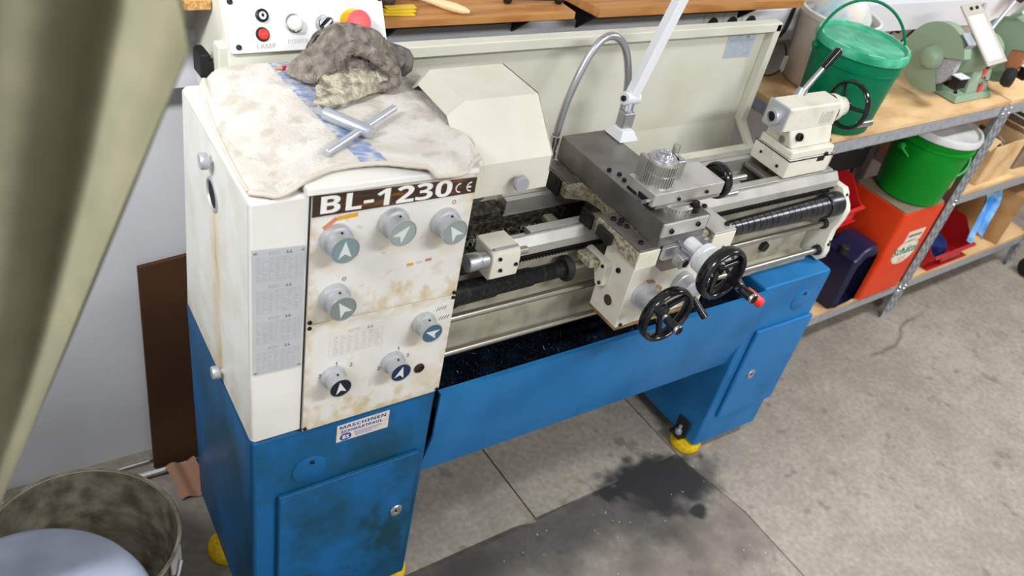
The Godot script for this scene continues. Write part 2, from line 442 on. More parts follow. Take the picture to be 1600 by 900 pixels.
# ---------------------------------------------------------------- the lathe: headstock end
func headstock():
	# white housing, tapering a little towards the wall on its left side
	var m := MB.new()
	m.hexa([Vector3(0, 0.692, 0), Vector3(0.401, 0.692, 0), Vector3(0.425, 0.692, -0.42), Vector3(0.032, 0.692, -0.45),
		Vector3(0, 1.22, 0), Vector3(0.401, 1.22, 0), Vector3(0.432, 1.22, -0.385), Vector3(0.026, 1.22, -0.38)], 0.007)
	var rust := paint(256, 256, func(x, y): return Color.WHITE)
	var hs := obj("headstock_housing", m, M.white, LA)
	# folded lid with its front lip
	m = MB.new()
	m.hexa([Vector3(0.088, 1.219, 0.006), Vector3(0.403, 1.213, 0.006), Vector3(0.432, 1.217, -0.38), Vector3(0.1, 1.219, -0.375),
		Vector3(0.088, 1.233, 0.004), Vector3(0.403, 1.224, 0.004), Vector3(0.432, 1.23, -0.38), Vector3(0.1, 1.232, -0.375)], 0.003)
	obj("headstock_lid", m, M.white, hs)
	# rust run under the spindle bore, on the left side: a shallow film
	# spindle bore
	m = MB.new()
	var ax := Vector3(-1, 0, -0.07).normalized()
	var bc := Vector3(0.014, 1.115, -0.196)
	m.lathe(bc, ax, [Vector2(0.031, -0.004), Vector2(0.031, 0.004), Vector2(0.027, 0.005), Vector2(0.0245, 0.002), Vector2(0.0245, -0.02), Vector2(0, -0.02)], 32)
	obj("spindle_bore_ring", m, M.satin, hs)
	m = MB.new(); m.cyl(bc + ax * 0.0002, bc + ax * 0.0024, 0.0243, 0.0243, 28); obj("bore_opening", m, M.hole, hs)
	# thumb knobs of the left cover
	for k in [Vector3(0.0135, 1.184, -0.188), Vector3(0.0125, 0.727, -0.175)]:
		m = MB.new()
		m.lathe(k, ax, [Vector2(0.006, 0), Vector2(0.006, 0.008), Vector2(0.0125, 0.009), Vector2(0.0135, 0.011), Vector2(0.0135, 0.021), Vector2(0.0122, 0.023), Vector2(0, 0.023)], 24)
		obj("cover_knob", m, M.satin, hs)
	# side cover seam on the front
	m = MB.new(); m.box(Vector3(0.0955, 0.955, 0.0005), Vector3(0.0022, 0.525, 0.002)); obj("cover_seam", m, M.hole, hs)

	# control panels
	var stain := func(x: float, y: float, k: float, bottom: float) -> Color:
		var e := minf(minf(x, 1.0 - x) * 1.2, minf(y, 1.0 - y))
		var d := clampf(fb(x * 1.2, y * 1.2, k) * 0.45 + (0.075 - e) * 9.0 * (0.45 + fb(x * 2.0, y * 2.0, k + 3)), 0, 1)
		d = maxf(d, clampf((y - bottom) * 3.0 + fb(x * 1.5, y, k + 1) * 1.5 - 0.35, 0, 1) * 0.8)
		# grease beside each knob
		for q in ([[0.14, 0.42], [0.5, 0.36], [0.86, 0.42], [0.17, 0.86]] if k < 1.5 else [[0.8, 0.3], [0.62, 0.6], [0.22, 0.6], [0.84, 0.75]]):
			var r := sqrt(pow((x - q[0] - 0.02) * 1.1, 2) + pow(y - q[1] - 0.03, 2)) + fb(x, y, k + 5) * 0.05
			d = maxf(d, 0.34 * clampf(1.5 - r * 9.0, 0, 1))
		return c8(226, 223, 215).lerp(c8(192, 160, 104), d * 0.72)
	var tu := paint(300, 260, func(x, y): return stain.call(x, y, 1.0, 0.75))
	var tl := paint(300, 250, func(x, y): return stain.call(x, y, 2.0, 0.7))
	var pu := plate(LA, "upper_control_panel", Vector3(0.098, 0.96, 0.0005), Vector3(0.4, 0.951, 0.0005), Vector3(0.4005, 1.207, 0.0005), Vector3(0.0975, 1.222, 0.0005), 0.003, uvmat(tu, 0.42))
	var pl := plate(LA, "lower_control_panel", Vector3(0.099, 0.693, 0.0005), Vector3(0.4, 0.694, 0.0005), Vector3(0.4, 0.9485, 0.0005), Vector3(0.098, 0.9575, 0.0005), 0.003, uvmat(tl, 0.42))
	for s in [Vector3(0.103, 0.965, 0.003), Vector3(0.395, 0.956, 0.003)]: screw(pu, s, Vector3(0, 0, 1), 0.004)
	for s in [Vector3(0.103, 0.952, 0.003), Vector3(0.395, 0.944, 0.003), Vector3(0.103, 0.699, 0.003), Vector3(0.395, 0.70, 0.003)]: screw(pl, s, Vector3(0, 0, 1), 0.004)
	# nameplate
	var brown := ntex(41, 0.02, [[0.0, c8(46, 33, 27)], [0.6, c8(62, 42, 30)], [0.85, c8(120, 70, 22)], [1.0, c8(150, 88, 22)]], 128)
	var np := plate(LA, "name_plate", Vector3(0.0985, 1.1805, 0.0036), Vector3(0.3995, 1.1765, 0.0036), Vector3(0.3995, 1.2065, 0.0036), Vector3(0.0985, 1.2195, 0.0036), 0.0016, uvmat(brown, 0.35))
	var tilt := Basis(Vector3(0, 0, 1), -0.028)
	letters("BL-1230", 0.031, M.label, np, Vector3(0.229, 1.1968, 0.0056), tilt, "model_lettering", 1.55)
	# the CE mark: three arcs and a bar
	m = MB.new()
	for q in [Vector3(0.3675, 1.1915, 0.0056), Vector3(0.3895, 1.1905, 0.0056)]:
		var pts := []
		for i in 15: pts.append(q + Vector3(cos(PI * 0.5 + PI * i / 14.0) * 0.0085, sin(PI * 0.5 + PI * i / 14.0) * 0.0085, 0))
		m.tube(pts, 0.0012, 6)
	m.box(Vector3(0.3862, 1.1905, 0.0056), Vector3(0.0065, 0.0022, 0.002))
	obj("conformity_mark", m, M.label, np)
	# thread and feed chart on the left cover
	var tp := plate(LA, "feed_chart_plate", Vector3(0.003, 0.871, 0.0005), Vector3(0.0905, 0.867, 0.0005), Vector3(0.0905, 1.128, 0.0005), Vector3(0.0025, 1.136, 0.0005), 0.0012, uvmat(table_image(256, 768, c8(196, 198, 200), c8(120, 124, 138), 4, 5), 0.4, 0.15))
	for s in [Vector3(0.0075, 0.876, 0.0015), Vector3(0.0865, 0.873, 0.0015), Vector3(0.0075, 1.130, 0.0015), Vector3(0.0865, 1.122, 0.0015)]:
		m = MB.new(); m.lathe(s, Vector3(0, 0, 1), [Vector2(0.003, 0), Vector2(0.0026, 0.0012), Vector2(0, 0.0018)], 10); obj("rivet", m, M.alu, tp)
	# small printed gear table on the lower panel
	var gt := table_image(320, 220, c8(224, 220, 210), c8(84, 82, 80), 1, 9)
	plate(pl, "gear_table", Vector3(0.143, 0.867, 0.0036), Vector3(0.256, 0.868, 0.0036), Vector3(0.256, 0.929, 0.0036), Vector3(0.143, 0.932, 0.0036), 0.0003, uvmat(gt, 0.5))
	# coloured speed marks
	for q in [[0.130, 1.163, 0.028, 0.62, c8(206, 128, 92)], [0.160, 1.171, 0.036, 0.05, c8(222, 160, 40)]]:
		m = MB.new(); m.X = Transform3D(Basis(Vector3(0, 0, 1), q[3]), Vector3(q[0], q[1], 0.0038)); m.box(Vector3.ZERO, Vector3(q[2], 0.0075, 0.0006)); obj("speed_mark", m, mat(q[4], 0.5), pu)
	for q in [[0.289, 1.046, c8(222, 160, 40)], [0.308, 1.047, c8(206, 202, 190)], [0.326, 1.048, c8(200, 132, 100)]]:
		m = MB.new(); m.box(Vector3(q[0], q[1], 0.0038), Vector3(0.0125, 0.006, 0.0006)); obj("speed_mark", m, mat(q[2], 0.5), pu)
	m = MB.new()
	for q in [Vector3(0.162, 1.045, 0.0038), Vector3(0.361, 1.163, 0.0038)]: m.torus(q, Vector3(0, 0, 1), 0.0034, 0.0006, 16, 6)
	obj("printed_ring", m, mat(c8(150, 74, 58), 0.6), pu)
	# numbers round the lower knobs
	var ink := mat(c8(92, 88, 82), 0.7)
	for q in [["3", 0.128, 0.829], ["1", 0.160, 0.849], ["2", 0.190, 0.838], ["1", 0.289, 0.846], ["2", 0.250, 0.807], ["3", 0.312, 0.822]]:
		letters(q[0], 0.0085, ink, pl, Vector3(q[1], q[2], 0.0038), Basis(), "knob_number", 1.0, false)
	m = MB.new()
	for row in [[0.362, 0.923], [0.371, 0.898]]:
		for i in 4: m.tube([Vector3(row[0] + i * 0.006, row[1] - 0.004, 0.0038), Vector3(row[0] + i * 0.006 + 0.004, row[1] + 0.004, 0.0038)], 0.0006, 5)
	obj("thread_symbol", m, ink, pl)
	# oil level glass
	m = MB.new()
	m.lathe(Vector3(0.343, 0.777, 0.003), Vector3(0, 0, 1), [Vector2(0.0115, 0), Vector2(0.0115, 0.003), Vector2(0.009, 0.004), Vector2(0.0085, 0.001), Vector2(0, 0.001)], 24)
	obj("oil_sight_glass", m, mat(c8(58, 44, 30), 0.25, 0.3), pl)
	# seven selector knobs
	var K := [[0.141, 1.133, 0.8, c8(134, 154, 158), 0.0], [0.244, 1.145, 0.75, c8(160, 172, 168), -0.75], [0.347, 1.126, 0.9, c8(150, 162, 160), 0.6], [0.145, 1.011, 0.6, c8(136, 146, 142), 0.5], [0.335, 0.9, 0.8, c8(70, 106, 134), 1.2], [0.278, 0.818, 0.8, c8(26, 44, 84), -0.25], [0.153, 0.822, 0.8, c8(16, 24, 44), 0.15]]
	for q in K: selector(q)

func selector(q: Array):
	var o := Vector3(q[0], q[1], 0.0035)
	var r := 0.026 if q[1] > 0.95 else 0.0225
	var m := MB.new()
	# skirt and waisted body, leaning like the one in the photograph: straight out of the panel
	m.lathe(o, Vector3(0, 0, 1), [Vector2(r * 1.08, 0), Vector2(r * 1.1, 0.004), Vector2(r * 1.04, 0.012), Vector2(r * 0.88, 0.014), Vector2(r * 0.86, 0.018), Vector2(r * 0.93, 0.03), Vector2(r * 0.99, 0.036), Vector2(r * 0.97, 0.0375), Vector2(r * 0.92, 0.0375), Vector2(r * 0.91, 0.0355), Vector2(0, 0.0355)], 40)
	var k := obj("selector_knob", m, M.satin, LA)
	m = MB.new(); m.cyl(o + Vector3(0, 0, 0.0356), o + Vector3(0, 0, 0.0366), r * 0.9, r * 0.9, 32); obj("dial_face", m, mat(q[3], 0.35, 0.2), k)
	m = MB.new()
	m.X = Transform3D(Basis(Vector3(0, 0, 1), q[4]), o + Vector3(0, 0, 0.0366))
	m.face([Vector2(0, r * 0.66), Vector2(-r * 0.46, -r * 0.58), Vector2(0, -r * 0.28), Vector2(r * 0.46, -r * 0.58)], 0, 0.0004)
	obj("pointer", m, mat(c8(216, 220, 214), 0.5), k)
	m = MB.new(); m.X = Transform3D(Basis(), o); m.cyl(Vector3(0, r * 0.8, 0.022), Vector3(0, r * 0.95, 0.022), 0.0022, 0.0022, 8); obj("set_screw", m, M.hole, k)

# ---------------------------------------------------------------- stand: cabinets and tray
func locker_door(parent: Node, a: Vector3, w: float, h: float, material: Material, lock_at: Vector3):
	var m := MB.new()
	m.box(a + Vector3(w / 2, h / 2, 0.006), Vector3(w, h, 0.014), 0.005)
	obj("cabinet_door", m, material, parent)
	m = MB.new()
	m.lathe(lock_at, Vector3(0, 0, 1), [Vector2(0.0145, 0), Vector2(0.0145, 0.002), Vector2(0.0125, 0.0042), Vector2(0.007, 0.0045), Vector2(0.0065, 0.002), Vector2(0, 0.002)], 24, func(t): return 1.0 + 0.28 * absf(sin(t)))
	obj("door_lock", m, M.alu, parent)
	m = MB.new(); m.box(lock_at + Vector3(0, 0, 0.0025), Vector3(0.0035, 0.0085, 0.002)); obj("key_slot", m, M.hole, parent)

func round_cover(parent: Node, c: Vector3, r: float, material: Material):
	var m := MB.new()
	m.lathe(c, Vector3(0, 0, 1), [Vector2(r, 0), Vector2(r, 0.0022), Vector2(r - 0.0012, 0.003), Vector2(0, 0.003)], 40)
	obj("round_cover", m, material, parent)
	screw(parent, c + Vector3(0.004, r * 0.62, 0.003), Vector3(0, 0, 1), 0.0045)

func stand():
	var m := MB.new()
	m.hexa([Vector3(0, 0.036, 0), Vector3(0.401, 0.036, 0), Vector3(0.42, 0.036, -0.44), Vector3(0.035, 0.036, -0.46),
		Vector3(0, 0.692, 0), Vector3(0.401, 0.692, 0), Vector3(0.425, 0.692, -0.43), Vector3(0.032, 0.692, -0.46)], 0.009)
	var grimy := func(k: float, flip: bool) -> Material:
		var t := paint(200, 240, func(u, v):
			var x: float = 1.0 - u if flip else u
			var g := clampf(0.3 + fb(x * 0.35, v * 0.35, k) * 0.9 + fb(x * 3.0, v * 3.0, k + 2) * 0.18 + 0.4 * (x - 0.55) + 0.2 * (v - 0.5), 0, 1)
			if flip: g = maxf(g, clampf(1.15 - 3.4 * sqrt(pow(x - 0.84, 2) + pow((v - 0.66) * 0.8, 2)) + fb(x, v, k + 4), 0, 1))
			return c8(24, 100, 158).lerp(c8(24, 58, 62), g * 0.8))
		var gm := uvmat(t, 0.42); gm.metallic_specular = 0.3
		return gm
	var cl := obj("headstock_cabinet", m, grimy.call(80.0, false), LA)
	locker_door(cl, Vector3(0.05, 0.13, 0), 0.327, 0.392, grimy.call(84.0, true), Vector3(0.334, 0.34, 0.0135))
	round_cover(cl, Vector3(0.119, 0.571, 0), 0.037, M.blue_dirty)
	# dealer sticker
	var stk := plate(cl, "dealer_sticker", Vector3(0.174, 0.625, 0.0002), Vector3(0.29, 0.6245, 0.0002), Vector3(0.29, 0.675, 0.0002), Vector3(0.174, 0.673, 0.0002), 0.0006, uvmat(ntex(43, 0.02, [[0.0, c8(206, 184, 150)], [0.5, c8(222, 214, 204)], [1.0, c8(216, 206, 190)]], 64), 0.5))
	var blu := mat(c8(52, 66, 150), 0.5)
	letters("MASCHINEN", 0.0085, blu, cl, Vector3(0.231, 0.665, 0.0011), Basis(), "sticker_lettering", 1.5, true, 0.0003)
	letters("SCHWARTPAUL", 0.0075, blu, cl, Vector3(0.229, 0.652, 0.0011), Basis(), "sticker_lettering", 1.25, true, 0.0003)
	m = MB.new()
	m.lathe(Vector3(0.194, 0.636, 0.0008), Vector3(0, 0, 1), [Vector2(0.0095, 0), Vector2(0.0095, 0.0003), Vector2(0, 0.0003)], 24, func(t): return 1.0 + 0.35 * absf(cos(t)))
	obj("sticker_emblem", m, blu, cl)
	letters("BS", 0.010, M.label, cl, Vector3(0.194, 0.636, 0.0014), Basis(), "emblem_lettering", 1.0, true, 0.0003)
	m = MB.new()
	for i in 3: m.box(Vector3(0.243 - i * 0.004, 0.642 - i * 0.0052, 0.001), Vector3(0.062 - i * 0.012, 0.0026, 0.0004))
	obj("sticker_small_print", m, mat(c8(150, 146, 176), 0.6), cl)

	# tail end pedestal
	m = MB.new()
	m.hexa([Vector3(1.457, 0.036, -0.013), Vector3(1.748, 0.036, -0.013), Vector3(1.748, 0.036, -0.42), Vector3(1.457, 0.036, -0.42),
		Vector3(1.457, 0.68, -0.013), Vector3(1.748, 0.68, -0.013), Vector3(1.748, 0.68, -0.42), Vector3(1.457, 0.68, -0.42)], 0.008)
	var cr := obj("tailstock_pedestal", m, M.blue, LA)
	locker_door(cr, Vector3(1.496, 0.165, -0.013), 0.252, 0.355, M.blue, Vector3(1.56, 0.336, 0.0005))
	round_cover(cr, Vector3(1.652, 0.594, -0.013), 0.037, M.blue)

	# chip tray between them: front, rounded foot, bottom and back; the inside is black with oil
	m = MB.new()
	m.along_x([Vector2(0.0, 0.674), Vector2(-0.014, 0.674), Vector2(-0.0145, 0.669), Vector2(-0.006, 0.667), Vector2(-0.006, 0.545), Vector2(-0.041, 0.391), Vector2(-0.43, 0.391), Vector2(-0.43, 0.82), Vector2(-0.436, 0.82), Vector2(-0.436, 0.385), Vector2(-0.035, 0.385), Vector2(0.0, 0.541)], 0.412, 1.4568)
	var tr := obj("chip_tray", m, M.blue, LA)
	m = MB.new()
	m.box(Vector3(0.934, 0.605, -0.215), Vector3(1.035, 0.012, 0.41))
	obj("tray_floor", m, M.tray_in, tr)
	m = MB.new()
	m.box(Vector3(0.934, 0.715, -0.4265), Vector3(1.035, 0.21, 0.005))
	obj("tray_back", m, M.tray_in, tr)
	# yellow levelling pads with their bolts
	for p in [Vector3(1.474, 0, -0.058), Vector3(1.72, 0, -0.38), Vector3(0.372, 0, -0.045), Vector3(0.042, 0, -0.275), Vector3(1.474, 0, -0.38), Vector3(0.36, 0, -0.40), Vector3(0.05, 0, -0.05)]:
		m = MB.new()
		m.lathe(p, Vector3.UP, [Vector2(0, 0.001), Vector2(0.047, 0.001), Vector2(0.051, 0.006), Vector2(0.052, 0.02), Vector2(0.048, 0.028), Vector2(0.03, 0.032), Vector2(0.022, 0.034), Vector2(0, 0.0345)], 40)
		var pad := obj("levelling_pad", m, M.yellow_pad, LA)
		m = MB.new()
		m.cyl(p + Vector3(0, 0.034, 0), p + Vector3(0, 0.06, 0), 0.009, 0.009, 12)
		obj("levelling_bolt", m, M.screw, pad)
	# fixing bracket and nut on the pedestal's inner side
	m = MB.new()
	m.box(Vector3(1.449, 0.075, -0.075), Vector3(0.012, 0.07, 0.05), 0.003)
	m.box(Vector3(1.437, 0.052, -0.075), Vector3(0.034, 0.01, 0.05), 0.002)
	obj("foot_bracket", m, M.black_matt, cr)
	m = MB.new(); m.lathe(Vector3(1.436, 0.057, -0.072), Vector3.UP, [Vector2(0, 0), Vector2(0.013, 0), Vector2(0.013, 0.012), Vector2(0.006, 0.012), Vector2(0.006, 0.03), Vector2(0, 0.03)], 6); obj("foot_nut", m, M.satin, cr)

func gear_cover():
	var t := paint(192, 256, func(x, y):
		var c := c8(226, 224, 216).lerp(c8(210, 204, 188), clampf(fb(x, y, 9) * 0.8 + 0.25, 0, 1))
		var s: float = exp(-pow((x - 0.545 - fb(0, y * 0.6, 4) * 0.03) / 0.055, 2.0)) * clampf((y - 0.17) * 6.0, 0, 1) * (0.75 - 0.35 * y) * (0.8 + fb(x * 3.0, y, 5))
		var b := clampf((y - 0.93) * 8.0 + fb(x * 2, y * 2, 6), 0, 1) * 0.35
		return c.lerp(c8(196, 152, 84), clampf(maxf(s, b), 0, 0.75)))
	plate(LA, "gear_cover", Vector3(0.0275, 0.70, -0.43), Vector3(0.0003, 0.70, -0.008), Vector3(0.0003, 1.212, -0.008), Vector3(0.0238, 1.212, -0.365), 0.0006, uvmat(t, 0.4))

# ---------------------------------------------------------------- bed, screws and rods
func bed():
	var m := MB.new()
	# casting: front and back walls with cross webs, feet at both ends
	m.along_x([Vector2(-0.106, 0.925), Vector2(-0.112, 0.905), Vector2(-0.12, 0.90), Vector2(-0.12, 0.70), Vector2(-0.11, 0.672), Vector2(-0.132, 0.672), Vector2(-0.138, 0.70), Vector2(-0.138, 0.925)], 0.41, 1.70)
	m.along_x([Vector2(-0.25, 0.925), Vector2(-0.25, 0.70), Vector2(-0.256, 0.672), Vector2(-0.278, 0.672), Vector2(-0.27, 0.70), Vector2(-0.27, 0.90), Vector2(-0.28, 0.905), Vector2(-0.285, 0.925)], 0.41, 1.70)
	for x in [0.52, 0.80, 1.02, 1.30, 1.42, 1.60]: m.box(Vector3(x, 0.80, -0.194), Vector3(0.03, 0.21, 0.115), 0.004)
	m.box(Vector3(1.55, 0.687, -0.195), Vector3(0.30, 0.028, 0.22), 0.004)
	m.box(Vector3(0.43, 0.80, -0.195), Vector3(0.04, 0.25, 0.19), 0.004)
	var b := obj("bed_casting", m, M.bed_cream, LA)
	# grimy floor webs between the walls with oval windows left open
	m = MB.new()
	for q in [[0.43, 0.505, 0.872], [0.60, 0.715, 0.872], [0.80, 0.90, 0.872], [1.2, 1.25, 0.86], [1.52, 1.70, 0.86]]:
		m = MB.new(); m.box(Vector3((q[0] + q[1]) / 2, q[2], -0.194), Vector3(q[1] - q[0], 0.02, 0.112), 0.003); obj("bed_web", m, M.grime, b)
	m = MB.new(); m.box(Vector3(0.66, 0.85, -0.146), Vector3(0.5, 0.09, 0.012), 0.002); obj("inner_wall", m, M.grime, b)
	m = MB.new(); m.box(Vector3(0.66, 0.86, -0.242), Vector3(0.5, 0.11, 0.012), 0.002); obj("inner_wall", m, M.grime, b)
	# slideways: raised V at the front, flats beside it, a V at the back
	var f := func(x0, x1):
		m = MB.new()
		m.along_x([Vector2(-0.098, 0.918), Vector2(-0.098, 0.938), Vector2(-0.113, 0.9555), Vector2(-0.119, 0.9555), Vector2(-0.125, 0.944), Vector2(-0.1265, 0.944), Vector2(-0.1265, 0.918)], x0, x1, 0.0012)
		obj("front_slideway", m, M.way, b)
	f.call(0.60, 1.7)
	m = MB.new(); m.box(Vector3(1.183, 0.938, -0.1385), Vector3(1.036, 0.03, 0.023), 0.0015); obj("flat_slideway", m, M.way, b)
	m = MB.new(); m.box(Vector3(0.62, 0.93, -0.1365), Vector3(0.10, 0.02, 0.02), 0.0015); obj("flat_slideway", m, M.way, b)
	m = MB.new()
	m.along_x([Vector2(-0.247, 0.918), Vector2(-0.247, 0.953), Vector2(-0.2595, 0.955), Vector2(-0.2605, 0.947), Vector2(-0.262, 0.947), Vector2(-0.263, 0.955), Vector2(-0.284, 0.955), Vector2(-0.288, 0.95), Vector2(-0.288, 0.918)], 0.681, 1.7, 0.0012)
	obj("rear_slideway", m, M.way, b)
	# gap piece next to the headstock, lower and black with oil
	m = MB.new()
	m.along_x([Vector2(-0.245, 0.90), Vector2(-0.245, 0.93), Vector2(-0.255, 0.936), Vector2(-0.286, 0.936), Vector2(-0.286, 0.90)], 0.42, 0.678, 0.002)
	m.along_x([Vector2(-0.10, 0.90), Vector2(-0.10, 0.925), Vector2(-0.112, 0.932), Vector2(-0.14, 0.932), Vector2(-0.14, 0.90)], 0.42, 0.60, 0.002)
	obj("gap_piece", m, M.grime, b)
	# rack under the front slideway
	m = MB.new()
	for i in 120: m.box(Vector3(0.63 + i * 0.0088, 0.905, -0.104), Vector3(0.0048, 0.008, 0.012))
	m.box(Vector3(1.16, 0.911, -0.106), Vector3(1.07, 0.006, 0.012))
	obj("gear_rack", m, M.screw, b)

	# lead screw with its sleeve and spiral spring cover
	m = MB.new()
	m.tube(range(0, 190).map(func(i): return Vector3(0.42 + i * 0.0068, 0.868, -0.083)), 0.011, 12, func(i): return 1.0 if i % 2 else 0.86)
	var ls := obj("lead_screw", m, M.oil_rod, LA)
	m = MB.new()
	m.lathe(Vector3(0.404, 0.868, -0.083), Vector3(1, 0, 0), [Vector2(0, 0), Vector2(0.0285, 0), Vector2(0.0285, 0.05), Vector2(0.0255, 0.056), Vector2(0.0245, 0.15), Vector2(0.0215, 0.156), Vector2(0.021, 0.25), Vector2(0.0185, 0.255), Vector2(0.018, 0.335), Vector2(0.0, 0.335)], 28)
	obj("screw_sleeve", m, M.sleeve, ls)
	m = MB.new()
	m.lathe(Vector3(0.742, 0.868, -0.083), Vector3(1, 0, 0), [Vector2(0.012, 0), Vector2(0.026, 0), Vector2(0.03, 0.004), Vector2(0.03, 0.014), Vector2(0.022, 0.017), Vector2(0.02, 0.024), Vector2(0.0, 0.024)], 28)
	obj("sleeve_collar", m, M.black_matt, ls)
	m = MB.new()
	var pr := [Vector2(0, 0)]
	for i in 26:
		var r := lerpf(0.0155, 0.0285, pow(i / 25.0, 0.9))
		pr.append(Vector2(r, 0.0225 * i)); pr.append(Vector2(r + 0.0008, 0.0225 * (i + 1) - 0.0028)); pr.append(Vector2(r - 0.0025, 0.0225 * (i + 1) - 0.0026)); pr.append(Vector2(r - 0.0025, 0.0225 * (i + 1) - 0.0004))
	pr.append(Vector2(0, 0.0225 * 26))
	m.lathe(Vector3(1.085, 0.868, -0.083), Vector3(1, 0, 0), pr, 32)
	obj("spring_cover", m, M.spring, ls)
	m = MB.new()
	m.lathe(Vector3(1.66, 0.868, -0.083), Vector3(1, 0, 0), [Vector2(0.028, 0), Vector2(0.033, 0), Vector2(0.0345, 0.003), Vector2(0.0345, 0.056), Vector2(0, 0.056)], 32)
	obj("spring_cup", m, M.spring, ls)
	m = MB.new(); m.cyl(Vector3(0.402, 0.798, -0.088), Vector3(1.72, 0.798, -0.088), 0.0085, 0.0085, 16); obj("feed_rod", m, M.oil_rod, LA)
	m = MB.new(); m.cyl(Vector3(0.402, 0.718, -0.07), Vector3(1.725, 0.718, -0.07), 0.008, 0.008, 16); obj("control_rod", m, M.oil_rod, LA)
	# end bracket carrying the three shafts
	m = MB.new()
	m.along_x([Vector2(-0.145, 0.916), Vector2(-0.085, 0.916), Vector2(-0.073, 0.904), Vector2(-0.07, 0.893), Vector2(-0.055, 0.878), Vector2(-0.046, 0.862), Vector2(-0.048, 0.83), Vector2(-0.058, 0.79), Vector2(-0.055, 0.745), Vector2(-0.048, 0.725), Vector2(-0.05, 0.70), Vector2(-0.06, 0.688), Vector2(-0.145, 0.688)], 1.7165, 1.742, 0.002)
	var eb := obj("end_bracket", m, M.cream, LA)
	for q in [Vector3(1.7295, 0.90, -0.0735), Vector3(1.7295, 0.744, -0.0545), Vector3(1.7345, 0.752, -0.0565)]:
		m = MB.new(); m.cyl(q, q + Vector3(0, 0.001, 0.0035), 0.0042, 0.0042, 10); obj("bracket_hole", m, M.hole, eb)
	for q in [Vector3(1.716, 0.868, -0.083), Vector3(1.716, 0.798, -0.088), Vector3(1.716, 0.718, -0.07)]:
		m = MB.new(); m.cyl(q, q + Vector3(-0.012, 0, 0), 0.016, 0.014, 20); obj("shaft_boss", m, M.black_matt, eb)
	# cream block low on the bed near the far end
	m = MB.new(); m.box(Vector3(1.49, 0.742, -0.125), Vector3(0.2, 0.085, 0.03), 0.008); obj("bed_foot", m, M.bed_cream, b)
	m = MB.new(); m.cyl(Vector3(1.50, 0.752, -0.112), Vector3(1.50, 0.752, -0.098), 0.016, 0.014, 20); obj("foot_plug", m, M.black_matt, b)
	# micrometer bed stop
	m = MB.new()
	m.along_x([Vector2(-0.126, 0.974), Vector2(-0.072, 0.976), Vector2(-0.06, 0.968), Vector2(-0.056, 0.95), Vector2(-0.058, 0.91), Vector2(-0.066, 0.902), Vector2(-0.10, 0.902), Vector2(-0.10, 0.94), Vector2(-0.126, 0.94)], 0.522, 0.594, 0.004)
	var st := obj("bed_stop", m, M.cream, LA)
	m = MB.new(); m.box(Vector3(0.556, 0.978, -0.066), Vector3(0.06, 0.004, 0.006), 0.001); obj("stop_bar", m, M.alu, st)
	m = MB.new()
	m.lathe(Vector3(0.522, 0.948, -0.078), Vector3(-1, 0, 0), [Vector2(0.0135, 0), Vector2(0.0175, 0.002), Vector2(0.0175, 0.018), Vector2(0.0165, 0.019), Vector2(0.019, 0.020), Vector2(0.0195, 0.024), Vector2(0.0195, 0.046), Vector2(0.018, 0.049), Vector2(0, 0.049)], 32)
	obj("stop_thimble", m, M.alu, st)
	m = MB.new(); m.cyl(Vector3(0.594, 0.951, -0.078), Vector3(0.622, 0.951, -0.078), 0.0085, 0.0085, 18, 0.001); obj("stop_pin", m, M.oil_rod, st)
	for q in [Vector3(0.545, 0.93, -0.0565), Vector3(0.582, 0.938, -0.0562), Vector3(0.54, 0.958, -0.0575)]: screw(st, q, Vector3(0, 0, 1), 0.0042)

# ---------------------------------------------------------------- handwheels
func handwheel(called: String, o: Vector3, axis: Vector3, R: float, r: float, parent: Node, spoke_at: float, handle_at: float, handle_len: float, boss_back: float, spokes := 3, handle_r := 0.0) -> MeshInstance3D:
	var w := axis.normalized()
	var s := (Vector3.UP if absf(w.y) < 0.9 else Vector3.RIGHT).cross(w).normalized()
	var t := w.cross(s)
	var m := MB.new()
	var rr := r * 0.62
	m.torus(o - w * r * 0.5, w, R - rr, rr, 64, 16, 2.1)
	var hw := obj(called, m, M.black, parent)
	m = MB.new()
	for k in spokes:
		var a := spoke_at + TAU * k / spokes
		var d := s * cos(a) + t * sin(a)
		m.tube([o - w * boss_back * 0.65 + d * R * 0.15, o - w * boss_back * 0.5 + d * R * 0.5, o - w * r * 0.8 + d * (R - r * 0.9)], r * 0.6, 8, func(i): return 1.25 - 0.12 * i)
	obj("spoke", m, M.black, hw)
	m = MB.new()
	m.lathe(o - w * boss_back, w, [Vector2(R * 0.26, 0), Vector2(R * 0.26, boss_back * 0.55), Vector2(R * 0.2, boss_back * 0.65), Vector2(R * 0.1, boss_back * 0.68), Vector2(0, boss_back * 0.68)], 24)
	obj("hub", m, M.black, hw)
	if handle_len > 0:
		var d := s * cos(handle_at) + t * sin(handle_at)
		var p := o + d * (handle_r if handle_r > 0 else R - r)
		m = MB.new()
		m.lathe(p, w, [Vector2(0.005, 0), Vector2(0.0085, 0.004), Vector2(0.0085, 0.008), Vector2(0.0075, 0.012), Vector2(0.0095, handle_len * 0.5), Vector2(0.0115, handle_len - 0.004), Vector2(0.0105, handle_len - 0.001), Vector2(0.006, handle_len), Vector2(0.0055, handle_len - 0.002), Vector2(0, handle_len - 0.002)], 24)
		obj("handle", m, M.black, hw)
		m = MB.new(); m.cyl(p + w * (handle_len * 0.42), p + w * (handle_len * 0.5), 0.0098, 0.0101, 20); obj("handle_band", m, M.chrome, hw)
		m = MB.new(); m.lathe(p + w * (handle_len - 0.006), w, [Vector2(0.0118, 0), Vector2(0.0118, 0.004), Vector2(0.0105, 0.0062)], 20); obj("handle_cap", m, M.chrome, hw)
	return hw

